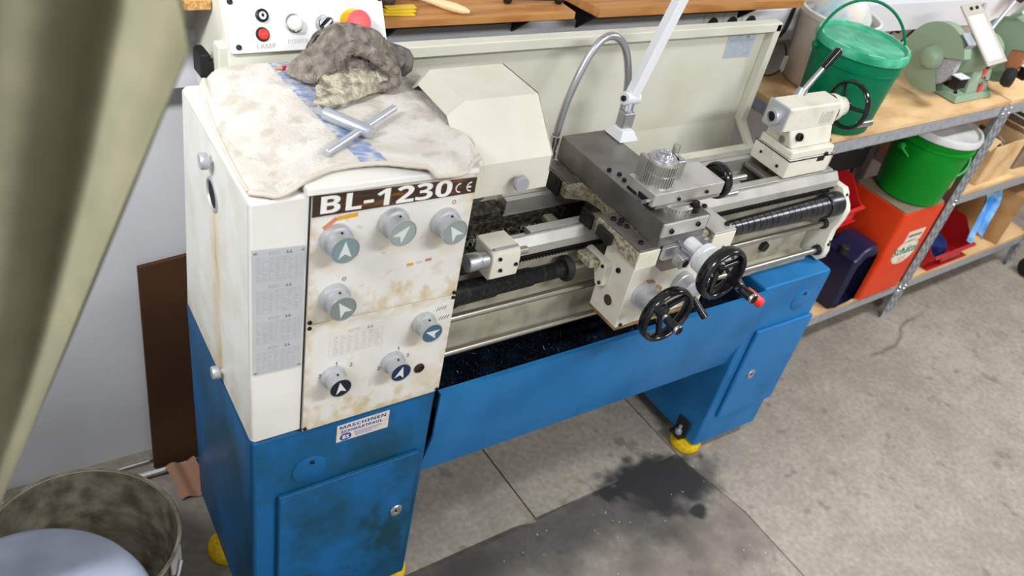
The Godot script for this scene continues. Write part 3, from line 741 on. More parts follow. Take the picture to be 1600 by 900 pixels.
# ---------------------------------------------------------------- carriage
func carriage():
	var m := MB.new()
	m.up([Vector2(0.806, 0.06), Vector2(0.806, -0.083), Vector2(0.835, -0.088), Vector2(0.862, -0.11), Vector2(0.87, -0.15), Vector2(0.862, -0.185), Vector2(0.836, -0.20), Vector2(0.815, -0.21), Vector2(0.815, -0.315), Vector2(1.09, -0.315), Vector2(1.09, -0.215), Vector2(1.05, -0.19), Vector2(1.035, -0.15), Vector2(1.04, -0.11), Vector2(1.06, -0.07), Vector2(1.098, -0.05), Vector2(1.098, 0.06), Vector2(1.03, 0.06), Vector2(1.03, 0.045), Vector2(0.87, 0.045), Vector2(0.87, 0.06)], 0.9565, 0.996, 0.005)
	var sd := obj("saddle", m, M.casting, LA)
	m = MB.new()
	m.up([Vector2(0.808, 0.0615), Vector2(0.808, -0.08), Vector2(0.85, -0.085), Vector2(0.85, 0.0), Vector2(0.868, 0.03), Vector2(0.868, 0.0615)], 0.9955, 1.0, 0.0012)
	obj("saddle_wing", m, M.dark_steel, sd)
	m = MB.new()
	m.up([Vector2(0.99, -0.05), Vector2(1.096, -0.05), Vector2(1.1, 0.062), Vector2(1.03, 0.062), Vector2(1.03, 0.03), Vector2(0.99, 0.03)], 0.9955, 1.0, 0.0012)
	obj("saddle_wing", m, M.way, sd)
	m = MB.new(); m.up([Vector2(0.817, -0.212), Vector2(0.85, -0.212), Vector2(0.85, -0.313), Vector2(0.817, -0.313)], 0.9955, 0.999, 0.0012)
	obj("saddle_wing", m, M.dark_steel, sd)
	m = MB.new(); m.box(Vector3(0.838, 0.972, 0.0615), Vector3(0.06, 0.044, 0.004), 0.001); obj("front_face", m, M.cream, sd)
	m = MB.new(); m.box(Vector3(1.065, 0.965, 0.0615), Vector3(0.07, 0.06, 0.004), 0.001); obj("front_face", m, M.cream, sd)
	for q in [Vector3(0.826, 1, -0.056), Vector3(0.829, 1, -0.036), Vector3(0.842, 1, -0.046), Vector3(0.838, 1, -0.022), Vector3(0.828, 1, 0.038), Vector3(1.085, 1, -0.034), Vector3(1.087, 1, 0.042)]: screw(sd, q, Vector3.UP, 0.0062)
	screw(sd, Vector3(1.075, 0.955, 0.0635), Vector3(0, 0, 1), 0.0042)
	# wipers at the ends of the wings
	for q in [[Vector3(0.803, 0.972, -0.112), Vector3(0.008, 0.036, 0.042)], [Vector3(0.812, 0.974, -0.265), Vector3(0.008, 0.04, 0.07)], [Vector3(1.101, 0.972, -0.112), Vector3(0.008, 0.036, 0.03)]]:
		m = MB.new(); m.box(q[0], q[1], 0.0015); var wp := obj("way_wiper", m, M.screw, sd)
		for k in [-0.25, 0.25]: screw(sd, q[0] + Vector3(-0.004, 0.008, q[1].z * k), Vector3(-1, 0, 0), 0.0035)
	m = MB.new(); m.box(Vector3(0.802, 0.972, -0.045), Vector3(0.012, 0.026, 0.05), 0.002); obj("wiper_block", m, M.black_matt, sd)

	# apron box below
	m = MB.new()
	m.hexa([Vector3(0.832, 0.766, -0.058), Vector3(1.10, 0.776, -0.058), Vector3(1.10, 0.776, 0.042), Vector3(0.832, 0.766, 0.042),
		Vector3(0.832, 0.956, -0.058), Vector3(1.10, 0.956, -0.058), Vector3(1.10, 0.956, 0.042), Vector3(0.832, 0.956, 0.042)], 0.003)
	var ap := obj("apron", m, M.cream, LA)
	m = MB.new(); m.box(Vector3(0.966, 0.764, -0.008), Vector3(0.27, 0.009, 0.102), 0.002); obj("apron_base", m, tmat(ntex(51, 0.03, [[0.0, c8(120, 92, 48)], [1.0, c8(190, 172, 130)]], 64), 4.0, 0.5), ap)
	m = MB.new(); m.lathe(Vector3(0.832, 0.816, -0.004), Vector3(-1, 0, 0), [Vector2(0.013, 0), Vector2(0.013, 0.0016), Vector2(0.0105, 0.002), Vector2(0.01, 0.0005), Vector2(0, 0.0005)], 24); obj("oil_sight_glass", m, mat(c8(84, 66, 52), 0.25, 0.3), ap)
	screw(ap, Vector3(0.832, 0.902, 0.0), Vector3(-1, 0, 0), 0.0062)
	screw(ap, Vector3(0.845, 0.775, 0.042), Vector3(0, 0, 1), 0.0045)
	# lead screw bracket on its left
	m = MB.new()
	m.along_x([Vector2(-0.105, 0.905), Vector2(-0.028, 0.905), Vector2(-0.022, 0.898), Vector2(-0.022, 0.846), Vector2(-0.03, 0.838), Vector2(-0.045, 0.838), Vector2(-0.06, 0.87), Vector2(-0.105, 0.89)], 0.815, 0.8325, 0.002)
	var lb := obj("screw_bracket", m, M.cream, LA)
	m = MB.new(); m.box(Vector3(0.80, 0.893, -0.07), Vector3(0.032, 0.02, 0.055), 0.005); obj("bracket_arm", m, M.casting, lb)
	for q in [Vector3(0.815, 0.893, -0.034), Vector3(0.815, 0.851, -0.03)]: screw(lb, q, Vector3(-1, 0, 0), 0.0042)
	# graduated collar and the big handwheel
	m = MB.new()
	m.lathe(Vector3(0.884, 0.858, 0.042), Vector3(0, 0, 1), [Vector2(0.034, 0), Vector2(0.034, 0.012), Vector2(0.032, 0.013), Vector2(0.032, 0.016), Vector2(0.033, 0.017), Vector2(0.031, 0.045), Vector2(0.022, 0.05), Vector2(0.018, 0.07), Vector2(0, 0.07)], 40)
	var cl := obj("graduated_collar", m, M.satin, LA)
	m = MB.new(); m.box(Vector3(0.889, 0.8925, 0.05), Vector3(0.02, 0.0015, 0.01)); obj("index_plate", m, mat(c8(170, 140, 84), 0.4, 0.5), cl)
	m = MB.new(); m.cyl(Vector3(0.896, 0.884, 0.07), Vector3(0.899, 0.892, 0.07), 0.0065, 0.0065, 14); obj("brass_screw", m, mat(c8(200, 164, 96), 0.35, 0.8), cl)
	handwheel("apron_handwheel", Vector3(0.884, 0.858, 0.129), Vector3(0, 0, 1), 0.071, 0.0105, LA, 0.6, 2.54, 0.08, 0.03)

	# cross slide
	m = MB.new()
	m.box(Vector3(0.92, 1.0455, -0.124), Vector3(0.136, 0.029, 0.376), 0.0022)
	m.along_x([Vector2(0.062, 1.0), Vector2(0.062, 1.032), Vector2(-0.312, 1.032), Vector2(-0.312, 1.0)], 0.8535, 0.987)
	var cs := obj("cross_slide", m, M.dark_steel, LA)
	m = MB.new(); m.box(Vector3(0.913, 1.0445, 0.0655), Vector3(0.132, 0.033, 0.006), 0.0015); obj("gib_plate", m, M.way, cs)
	for q in [Vector3(0.872, 1.043, 0.0685), Vector3(0.948, 1.047, 0.0685)]: screw(cs, q, Vector3(0, 0, 1), 0.0058)
	for q in [Vector3(0.868, 1.06, -0.15), Vector3(0.88, 1.06, -0.128), Vector3(0.875, 1.06, -0.105), Vector3(0.889, 1.06, -0.088)]: screw(cs, q, Vector3.UP, 0.0055)
	# little cover and bearing block over the cross screw, then the dial and the wheel
	m = MB.new()
	m.box(Vector3(0.945, 1.004, 0.092), Vector3(0.07, 0.006, 0.06), 0.0015)
	m.box(Vector3(0.935, 0.985, 0.068), Vector3(0.13, 0.034, 0.012), 0.002)
	m.box(Vector3(0.90, 0.982, 0.098), Vector3(0.028, 0.03, 0.03), 0.005)
	var bk := obj("screw_housing", m, M.alu, LA)
	m = MB.new(); m.cyl(Vector3(0.90, 0.982, 0.113), Vector3(0.90, 0.982, 0.1135), 0.0085, 0.0085, 18); obj("oil_hole", m, M.hole, bk)
	m = MB.new(); m.box(Vector3(0.925, 0.953, 0.058), Vector3(0.085, 0.034, 0.03), 0.002); obj("housing_foot", m, M.dark_steel, bk)
	var sx := Vector3(0.935, 1.0, 0)
	m = MB.new()
	m.lathe(sx + Vector3(0, 0, 0.075), Vector3(0, 0, 1), [Vector2(0.0, 0), Vector2(0.02, 0), Vector2(0.019, 0.034), Vector2(0.024, 0.04), Vector2(0.0335, 0.046), Vector2(0.0335, 0.06), Vector2(0.032, 0.0615), Vector2(0.032, 0.064), Vector2(0.034, 0.0655), Vector2(0.034, 0.078), Vector2(0.026, 0.08), Vector2(0.018, 0.098), Vector2(0, 0.098)], 44)
	obj("cross_slide_dial", m, mat(c8(212, 213, 216), 0.36, 0.2), LA)
	handwheel("cross_slide_handwheel", sx + Vector3(0, 0, 0.187), Vector3(0, 0, 1), 0.0625, 0.0115, LA, 0.35, -0.55, 0.08, 0.026, 3, 0.024)
	# feed selector and half nut levers low on the apron
	m = MB.new()
	m.lathe(Vector3(1.0, 0.862, 0.042), Vector3(0, 0, 1), [Vector2(0.028, 0), Vector2(0.028, 0.014), Vector2(0.026, 0.016), Vector2(0.025, 0.04), Vector2(0.02, 0.044), Vector2(0, 0.044)], 32)
	obj("feed_selector_boss", m, M.satin, LA)
	m = MB.new()
	m.lathe(Vector3(1.035, 0.845, 0.042), Vector3(0, 0, 1), [Vector2(0.015, 0), Vector2(0.0145, 0.03), Vector2(0.013, 0.034), Vector2(0, 0.034)], 24)
	m.box(Vector3(1.035, 0.829, 0.064), Vector3(0.022, 0.04, 0.012), 0.003)
	m.tube([Vector3(1.022, 0.85, 0.07), Vector3(1.005, 0.868, 0.072), Vector3(0.998, 0.885, 0.07)], 0.006, 10)
	var hn := obj("half_nut_lever", m, M.alu, LA)
	m = MB.new(); m.cyl(Vector3(1.035, 0.822, 0.066), Vector3(1.05, 0.79, 0.112), 0.0085, 0.0095, 18, 0.002); obj("lever_grip", m, M.black, hn)
	m = MB.new()
	m.hexa([Vector3(1.10, 0.93, 0.0), Vector3(1.125, 0.93, 0.0), Vector3(1.15, 0.842, 0.125), Vector3(1.122, 0.842, 0.125), Vector3(1.10, 0.942, 0.006), Vector3(1.125, 0.942, 0.006), Vector3(1.15, 0.852, 0.135), Vector3(1.122, 0.852, 0.135)], 0.002)
	var ff := obj("spindle_control_lever", m, M.black, LA)
	m = MB.new(); m.lathe(Vector3(1.146, 0.855, 0.122), Vector3(0.35, -0.25, 0.5), [Vector2(0, 0), Vector2(0.011, 0), Vector2(0.0125, 0.01), Vector2(0.013, 0.045), Vector2(0.0115, 0.05), Vector2(0, 0.05)], 24); obj("red_grip", m, M.red, ff)
	m = MB.new(); m.cyl(Vector3(1.10, 0.815, -0.03), Vector3(1.19, 0.835, -0.02), 0.012, 0.01, 18); m.lathe(Vector3(1.185, 0.833, -0.02), Vector3(1, 0.1, 0.1), [Vector2(0, 0), Vector2(0.018, 0.002), Vector2(0.022, 0.012), Vector2(0.022, 0.04), Vector2(0.016, 0.05), Vector2(0, 0.05)], 24)
	obj("control_switch_knob", m, M.black_matt, LA)

	# compound slide: graduated base, lower slide, top slide
	m = MB.new()
	m.lathe(Vector3(0.93, 1.0595, -0.004), Vector3.UP, [Vector2(0, 0), Vector2(0.052, 0), Vector2(0.052, 0.012), Vector2(0.049, 0.014), Vector2(0, 0.014)], 48)
	var cp := obj("compound_slide", m, M.steel, LA)
	m = MB.new()
	for i in 44:
		var a := TAU * i / 44.0
		m.X = Transform3D(Basis(Vector3.UP, a), Vector3(0.93, 1.066, -0.004))
		m.box(Vector3(0, 0, 0.0522), Vector3(0.0009, 0.004 if i % 5 else 0.009, 0.0006))
	obj("degree_marks", m, M.hole, cp)
	m = MB.new()
	m.box(Vector3(0.945, 1.0765, -0.008), Vector3(0.19, 0.008, 0.07), 0.001)
	m.along_x([Vector2(0.019, 1.073), Vector2(0.028, 1.089), Vector2(-0.052, 1.089), Vector2(-0.043, 1.073)], 0.845, 1.0, 0.001)
	obj("lower_slide", m, M.steel, cp)
	m = MB.new()
	m.box(Vector3(0.934, 1.0985, -0.0125), Vector3(0.206, 0.0285, 0.088), 0.0015)
	var tsld := obj("top_slide", m, M.way, cp)
	m = MB.new(); m.box(Vector3(0.8305, 1.091, 0.004), Vector3(0.003, 0.012, 0.035)); m.box(Vector3(0.8305, 1.086, -0.034), Vector3(0.003, 0.006, 0.03)); obj("gib_slot", m, M.hole, cp)
	for q in [Vector3(0.8295, 1.096, 0.022), Vector3(0.8295, 1.089, 0.014)]:
		m = MB.new(); m.cyl(q, q - Vector3(0.012, 0, 0), 0.004, 0.004, 12); obj("gib_screw", m, M.alu, cp)
	for q in [Vector3(0.905, 1.093, 0.032), Vector3(0.985, 1.098, 0.032)]: screw(cp, q, Vector3(0, 0, 1), 0.0042)
	m = MB.new(); m.lathe(Vector3(0.955, 1.0735, 0.04), Vector3.UP, [Vector2(0, 0), Vector2(0.009, 0), Vector2(0.009, 0.009), Vector2(0, 0.011)], 6); m.cyl(Vector3(0.955, 1.06, 0.04), Vector3(0.955, 1.0735, 0.04), 0.012, 0.012, 16); obj("clamp_nut", m, M.screw, cp)
	var hw := handwheel("compound_handwheel", Vector3(1.068, 1.087, -0.012), Vector3(1, 0, 0), 0.0415, 0.0085, LA, 0.3, 0.0, 0.0, 0.03)
	m = MB.new(); m.lathe(Vector3(1.038, 1.087, -0.012), Vector3(1, 0, 0), [Vector2(0, 0), Vector2(0.027, 0), Vector2(0.027, 0.016), Vector2(0.036, 0.018), Vector2(0.037, 0.03), Vector2(0, 0.034)], 32); obj("wheel_disc", m, M.black, hw)
	for q in [Vector3(1.072, 1.06, 0.012), Vector3(1.072, 1.105, 0.018)]:
		m = MB.new(); m.cyl(q, q + Vector3(0.045, 0, 0), 0.0055, 0.0065, 16, 0.0012); obj("crank_handle", m, M.chrome, hw)

	# tool post: ribbed drum with a clamping cam and a top nut
	m = MB.new()
	var tc := Vector3(0.872, 1.1117, -0.013)
	m.lathe(tc, Vector3.UP, [Vector2(0, 0), Vector2(0.0345, 0), Vector2(0.0345, 0.003), Vector2(0.0335, 0.004), Vector2(0.0335, 0.028), Vector2(0.0325, 0.029), Vector2(0.0325, 0.0305), Vector2(0.0335, 0.0315), Vector2(0.0335, 0.055), Vector2(0.0315, 0.059), Vector2(0.0, 0.059)], 52)
	var tp := obj("tool_post", m, M.steel, LA)
	m = MB.new()
	for i in 17:
		var a := -2.6 + 2.9 * i / 16.0
		m.X = Transform3D(Basis(Vector3.UP, a), tc)
		m.box(Vector3(0, 0.0165, 0.0345), Vector3(0.0036, 0.0245, 0.0045), 0.001); m.box(Vector3(0, 0.0425, 0.0345), Vector3(0.0036, 0.0225, 0.0045), 0.001)
	obj("rib", m, M.steel, tp)
	m = MB.new(); m.lathe(tc + Vector3(0, 0.059, 0), Vector3.UP, [Vector2(0.027, 0), Vector2(0.027, 0.001), Vector2(0.019, 0.0015), Vector2(0.019, 0.005), Vector2(0.0175, 0.0065), Vector2(0, 0.0065)], 32); obj("top_washer", m, M.alu, tp)
	m = MB.new(); m.lathe(tc + Vector3(0, 0.065, 0), Vector3.UP, [Vector2(0.0125, 0), Vector2(0.0125, 0.007), Vector2(0.011, 0.0085), Vector2(0.006, 0.0085), Vector2(0.005, 0.006), Vector2(0, 0.006)], 20, func(t): return 1.0 + 0.06 * cos(4 * t)); obj("top_nut", m, M.chrome, tp)
	m = MB.new(); m.box(tc + Vector3(0.03, 0.035, 0.008), Vector3(0.03, 0.048, 0.036), 0.005); obj("holder_dovetail", m, M.steel, tp)
	m = MB.new(); m.box(tc + Vector3(-0.03, 0.03, -0.022), Vector3(0.012, 0.05, 0.028), 0.002); obj("holder_dovetail", m, M.steel, tp)
	m = MB.new(); m.lathe(tc + Vector3(0.045, 0.052, -0.016), Vector3(0.02, 1, 0), [Vector2(0.008, -0.014), Vector2(0.008, 0.018), Vector2(0.007, 0.02), Vector2(0, 0.02)], 18); obj("cam_stub", m, M.oil_rod, tp)

# ---------------------------------------------------------------- tailstock
func tailstock():
	var m := MB.new()
	m.box(Vector3(1.571, 0.982, -0.19), Vector3(0.178, 0.052, 0.13), 0.004)
	var ts := obj("tailstock", m, M.cream, LA)
	m = MB.new()
	m.box(Vector3(1.572, 1.02, -0.188), Vector3(0.176, 0.024, 0.118), 0.005)
	# pillar leaning in under the barrel
	m.hexa([Vector3(1.488, 1.03, -0.24), Vector3(1.652, 1.03, -0.24), Vector3(1.652, 1.03, -0.14), Vector3(1.488, 1.03, -0.14),
		Vector3(1.468, 1.085, -0.226), Vector3(1.648, 1.085, -0.226), Vector3(1.648, 1.085, -0.156), Vector3(1.468, 1.085, -0.156)], 0.008)
	m.box(Vector3(1.545, 1.11, -0.191), Vector3(0.21, 0.07, 0.072), 0.008)
	obj("tailstock_body", m, M.cream, ts)
	m = MB.new(); m.box(Vector3(1.571, 1.0065, -0.19), Vector3(0.1782, 0.0016, 0.1302)); m.box(Vector3(1.61, 1.0, -0.1255), Vector3(0.03, 0.012, 0.0022)); obj("parting_line", m, M.hole, ts)
	m = MB.new(); m.box(Vector3(1.4375, 1.11, -0.191), Vector3(0.007, 0.069, 0.071), 0.003); obj("nose_plate", m, M.satin, ts)
	m = MB.new(); m.lathe(Vector3(1.434, 1.11, -0.191), Vector3(-1, 0, 0), [Vector2(0.022, 0), Vector2(0.022, 0.012), Vector2(0.020, 0.016), Vector2(0.0135, 0.017), Vector2(0.012, 0.012), Vector2(0.0115, -0.01), Vector2(0, -0.01)], 36); obj("quill", m, M.satin, ts)
	m = MB.new(); m.cyl(Vector3(1.432, 1.11, -0.191), Vector3(1.423, 1.11, -0.191), 0.0118, 0.0118, 20); obj("quill_bore", m, M.hole, ts)
	for q in [[Vector3(1.482, 0.985, -0.222), Vector3(-1, 0, 0), 0.004], [Vector3(1.482, 0.978, -0.158), Vector3(-1, 0, 0), 0.0045], [Vector3(1.505, 1.065, -0.148), Vector3(0, 0.3, 1), 0.011], [Vector3(1.628, 1.012, -0.1285), Vector3(0, 0, 1), 0.006]]: screw(ts, q[0], q[1], q[2])
	m = MB.new(); m.cyl(Vector3(1.4795, 1.048, -0.175), Vector3(1.476, 1.048, -0.175), 0.0095, 0.009, 20); obj("oil_plug", m, M.dark_steel, ts)
	plate(ts, "tailstock_plate", Vector3(1.575, 1.09, -0.1548), Vector3(1.628, 1.09, -0.1548), Vector3(1.628, 1.125, -0.1548), Vector3(1.575, 1.125, -0.1548), 0.001, uvmat(table_image(96, 64, c8(214, 210, 196), c8(150, 146, 134), 1, 77), 0.4))
	m = MB.new(); m.lathe(Vector3(1.648, 1.11, -0.191), Vector3(1, 0, 0), [Vector2(0.036, 0), Vector2(0.036, 0.018), Vector2(0.033, 0.026), Vector2(0.026, 0.03), Vector2(0.025, 0.055), Vector2(0, 0.055)], 36); obj("graduated_sleeve", m, M.cream, ts)
	handwheel("tailstock_handwheel", Vector3(1.738, 1.11, -0.191), Vector3(1, 0, 0), 0.066, 0.0085, ts, 0.9, 2.6, 0.0, 0.035)
	m = MB.new(); m.cyl(Vector3(1.742, 1.075, -0.145), Vector3(1.80, 1.075, -0.145), 0.009, 0.01, 18, 0.002); obj("wheel_handle", m, M.chrome, ts)
	m = MB.new()
	m.cyl(Vector3(1.545, 1.135, -0.222), Vector3(1.552, 1.158, -0.224), 0.016, 0.013, 20)
	m.cyl(Vector3(1.548, 1.148, -0.222), Vector3(1.597, 1.212, -0.222), 0.0078, 0.0068, 16)
	obj("clamp_lever", m, M.alu, ts)
	m = MB.new(); m.cyl(Vector3(1.595, 1.209, -0.222), Vector3(1.632, 1.257, -0.222), 0.0105, 0.0115, 20, 0.003); obj("lever_grip", m, M.black, ts)
	m = MB.new(); m.cyl(Vector3(1.632, 1.257, -0.222), Vector3(1.634, 1.2595, -0.222), 0.009, 0.008, 16); obj("grip_cap", m, M.alu, ts)
	# clamping plate seen in the bed under it
	m = MB.new(); m.box(Vector3(1.475, 0.938, -0.194), Vector3(0.03, 0.012, 0.1), 0.003); obj("clamping_plate", m, M.dark_steel, ts)

# ---------------------------------------------------------------- guards, control box, coolant hose
func guards():
	var m := MB.new()
	# chuck guard: folded hood with a chamfered near edge
	var pr := [Vector2(-0.042, 1.128), Vector2(-0.042, 1.196), Vector2(-0.121, 1.281), Vector2(-0.245, 1.281), Vector2(-0.335, 1.196), Vector2(-0.335, 1.128)]
	var inner := [Vector2(-0.332, 1.128), Vector2(-0.332, 1.195), Vector2(-0.2435, 1.278), Vector2(-0.1225, 1.278), Vector2(-0.045, 1.195), Vector2(-0.045, 1.128)]
	m.along_x(pr + inner, 0.436, 0.5995, 0.0)
	m.along_x(pr, 0.597, 0.5998)
	# left edge, folded down and in
	var lo := [Vector2(-0.050, 1.128), Vector2(-0.052, 1.180), Vector2(-0.128, 1.252), Vector2(-0.238, 1.258), Vector2(-0.325, 1.18), Vector2(-0.325, 1.128)]
	for i in 5:
		var a := Vector3(0.436, pr[i].y, pr[i].x); var b := Vector3(0.436, pr[i + 1].y, pr[i + 1].x)
		var c := Vector3(0.408, lo[i + 1].y, lo[i + 1].x); var d := Vector3(0.408, lo[i].y, lo[i].x)
		var nn := (b - a).cross(d - a).normalized()
		if nn.dot((a + b) / 2 - Vector3(0.5, 1.1, -0.19)) < 0: nn = -nn
		var q := nn * 0.003
		m.hexa([a - q, b - q, c - q, d - q, a, b, c, d])
	var g := obj("chuck_guard", m, tmat(ntex(52, 0.012, [[0.0, c8(206, 202, 186)], [0.5, c8(216, 212, 198)], [1.0, c8(210, 204, 184)]]), 1.5, 0.45), LA)
	m = MB.new(); m.lathe(Vector3(0.523, 1.157, -0.042), Vector3(0, 0, 1), [Vector2(0.006, 0), Vector2(0.006, 0.008), Vector2(0.013, 0.01), Vector2(0.0155, 0.013), Vector2(0.0155, 0.022), Vector2(0.0145, 0.024), Vector2(0, 0.024)], 28); obj("guard_knob", m, mat(c8(168, 170, 176), 0.4, 0.3), g)
	# chuck and spindle nose below it
	m = MB.new()
	m.lathe(Vector3(0.42, 1.11, -0.191), Vector3(1, 0, 0), [Vector2(0, 0), Vector2(0.055, 0), Vector2(0.055, 0.03), Vector2(0.081, 0.032), Vector2(0.082, 0.034), Vector2(0.082, 0.10), Vector2(0.08, 0.103), Vector2(0.02, 0.103), Vector2(0.018, 0.09), Vector2(0, 0.09)], 48)
	var ck := obj("chuck", m, M.dark_steel, LA)
	for k in 3:
		m = MB.new()
		m.X = Transform3D(Basis(Vector3(1, 0, 0), TAU * k / 3 + 0.4), Vector3(0, 1.11, -0.191))
		m.box(Vector3(0.532, 0.042, 0), Vector3(0.03, 0.05, 0.022), 0.002)
		obj("chuck_jaw", m, M.steel, ck)

	# splash guard behind, with a boxed frame at the top and right
	m = MB.new()
	m.box(Vector3(1.04, 1.0925, -0.452), Vector3(1.19, 0.285, 0.004))
	# lower part slopes forward into the tray
	m.hexa([Vector3(0.45, 0.815, -0.425), Vector3(1.625, 0.815, -0.425), Vector3(1.625, 0.82, -0.429), Vector3(0.45, 0.82, -0.429), Vector3(0.45, 0.95, -0.45), Vector3(1.625, 0.95, -0.45), Vector3(1.625, 0.95, -0.454), Vector3(0.45, 0.95, -0.454)])
	var sg := obj("splash_guard", m, M.guard, LA)
	m = MB.new()
	m.box(Vector3(1.04, 1.2275, -0.437), Vector3(1.20, 0.026, 0.03), 0.004)
	obj("top_rail", m, M.guard, sg)
	m = MB.new()
	m.box(Vector3(1.629, 1.094, -0.437), Vector3(0.026, 0.292, 0.03), 0.004)
	m.hexa([Vector3(1.614, 0.885, -0.335), Vector3(1.636, 0.885, -0.335), Vector3(1.636, 0.885, -0.36), Vector3(1.614, 0.885, -0.36), Vector3(1.616, 0.955, -0.424), Vector3(1.642, 0.955, -0.424), Vector3(1.642, 0.955, -0.45), Vector3(1.616, 0.955, -0.45)], 0.002)
	obj("side_rail", m, M.guard, sg)
	plate(sg, "data_plate", Vector3(1.477, 1.14, -0.4498), Vector3(1.581, 1.138, -0.4498), Vector3(1.579, 1.205, -0.4498), Vector3(1.469, 1.207, -0.4498), 0.001, uvmat(table_image(160, 110, c8(196, 204, 214), c8(140, 152, 176), 1, 31), 0.35, 0.2))
	# back rail of the tray the guard stands on
	m = MB.new(); m.box(Vector3(1.05, 0.90, -0.335), Vector3(1.19, 0.012, 0.09), 0.002); obj("tray_shelf", m, M.cream, sg)
	m = MB.new(); m.box(Vector3(1.05, 0.762, -0.305), Vector3(1.19, 0.264, 0.008), 0.001); obj("tray_upstand", m, M.bed_cream, sg)

	# electric control console standing behind the headstock, its switch panel leaning back
	m = MB.new()
	m.along_x([Vector2(-0.436, 1.10), Vector2(-0.436, 1.246), Vector2(-0.507, 1.378), Vector2(-0.62, 1.378), Vector2(-0.62, 1.10)], 0.13, 0.45, 0.004)
	var cb := obj("control_box", m, M.guard, LA)
	var sl := Transform3D(Basis(Vector3(1, 0, 0), -0.4935), Vector3(0, 1.247, -0.434))
	m = MB.new(); m.X = sl; m.box(Vector3(0.2905, 0.066, 0.0015), Vector3(0.313, 0.14, 0.006), 0.0015)
	obj("switch_panel", m, mat(c8(232, 234, 234), 0.4), cb)
	var up := sl.basis * Vector3(0, 0, 1)
	var at := func(x, s): return sl * Vector3(x, s, 0.0045)
	for q in [[0.148, 0.007], [0.437, 0.006], [0.146, 0.084], [0.441, 0.082], [0.146, 0.126], [0.437, 0.126]]: screw(cb, at.call(q[0], q[1]), up, 0.0052)
	var button := func(called, p, r, h, col, ring):
		m = MB.new(); m.lathe(p, up, [Vector2(r * 1.35, 0), Vector2(r * 1.35, 0.002), Vector2(r * 1.25, 0.0045), Vector2(r * 1.02, 0.005), Vector2(r * 1.02, 0.003), Vector2(0, 0.003)], 32); obj("bezel", m, ring, cb)
		m = MB.new(); m.lathe(p, up, [Vector2(r, 0.003), Vector2(r, h - 0.003), Vector2(r * 0.85, h - 0.0008), Vector2(r * 0.5, h), Vector2(0, h + 0.0005)], 32); obj(called, m, col, cb)
	button.call("red_button", at.call(0.196, 0.027), 0.0095, 0.010, M.red, M.screw)
	button.call("white_lamp_cap", at.call(0.258, 0.043), 0.0135, 0.018, M.knob_white, M.chrome)
	var kp: Vector3 = at.call(0.2, 0.059)
	m = MB.new(); m.lathe(kp, up, [Vector2(0.0115, 0), Vector2(0.0115, 0.006), Vector2(0.009, 0.0075), Vector2(0.0075, 0.0045), Vector2(0, 0.0045)], 28); obj("socket_ring", m, M.screw, cb)
	m = MB.new(); m.lathe(kp, up, [Vector2(0.007, 0.004), Vector2(0.007, 0.0075), Vector2(0.003, 0.008), Vector2(0.003, 0.005), Vector2(0, 0.005)], 20); obj("socket_core", m, M.alu, cb)
	m = MB.new(); m.cyl(kp + up * 0.0051, kp + up * 0.0058, 0.0029, 0.0029, 14); obj("socket_hole", m, M.hole, cb)
	var sp: Vector3 = at.call(0.318, 0.039)
	m = MB.new(); m.lathe(sp, up, [Vector2(0.017, 0), Vector2(0.017, 0.004), Vector2(0.0145, 0.007), Vector2(0.0145, 0.01), Vector2(0, 0.01)], 32); obj("selector_ring", m, M.alu, cb)
	m = MB.new(); m.X = Transform3D(sl.basis * Basis(Vector3(0, 0, 1), -0.9), sp + up * 0.0145); m.box(Vector3.ZERO, Vector3(0.012, 0.029, 0.014), 0.004); m.lathe(Vector3(0, 0, -0.005), Vector3(0, 0, 1), [Vector2(0.0135, 0), Vector2(0.0135, 0.004), Vector2(0, 0.004)], 28); obj("selector_handle", m, M.black, cb)
	var ep: Vector3 = at.call(0.378, 0.038)
	m = MB.new(); m.lathe(ep, up, [Vector2(0, 0), Vector2(0.0275, 0), Vector2(0.0275, 0.002), Vector2(0, 0.0021)], 36); obj("yellow_disc", m, M.yellow, cb)
	m = MB.new(); m.lathe(ep, up, [Vector2(0.014, 0.002), Vector2(0.014, 0.02), Vector2(0.0205, 0.022), Vector2(0.0225, 0.025), Vector2(0.0225, 0.033), Vector2(0.021, 0.0365), Vector2(0.012, 0.038), Vector2(0, 0.0383)], 36); obj("emergency_stop", m, M.estop, cb)
	letters("LAMP", 0.0085, mat(c8(150, 120, 110), 0.6), cb, at.call(0.2, 0.0065), sl.basis, "lettering", 1.25, false)
	letters("POWER", 0.0075, mat(c8(196, 190, 186), 0.6), cb, at.call(0.262, 0.012), sl.basis, "lettering", 1.2, false)
	# black catch and bracket on its left side
	m = MB.new()
	m.box(Vector3(0.10, 1.205, -0.49), Vector3(0.02, 0.05, 0.045), 0.005)
	m.box(Vector3(0.118, 1.205, -0.475), Vector3(0.03, 0.02, 0.02), 0.003)
	obj("side_catch", m, M.black_matt, cb)
	m = MB.new(); m.box(Vector3(0.1245, 1.215, -0.455), Vector3(0.022, 0.08, 0.03), 0.003); obj("side_bracket", m, M.guard, cb)
	# flexible coolant hose
	m = MB.new()
	var key := [Vector3(0.852, 1.04, -0.33), Vector3(0.853, 1.075, -0.33), Vector3(0.86, 1.13, -0.331), Vector3(0.877, 1.19, -0.333), Vector3(0.902, 1.245, -0.336), Vector3(0.932, 1.274, -0.338), Vector3(0.968, 1.273, -0.338), Vector3(1.0, 1.245, -0.336), Vector3(1.022, 1.2, -0.334), Vector3(1.036, 1.15, -0.332), Vector3(1.04, 1.09, -0.33), Vector3(1.04, 1.0, -0.33)]
	var cv := Curve3D.new()
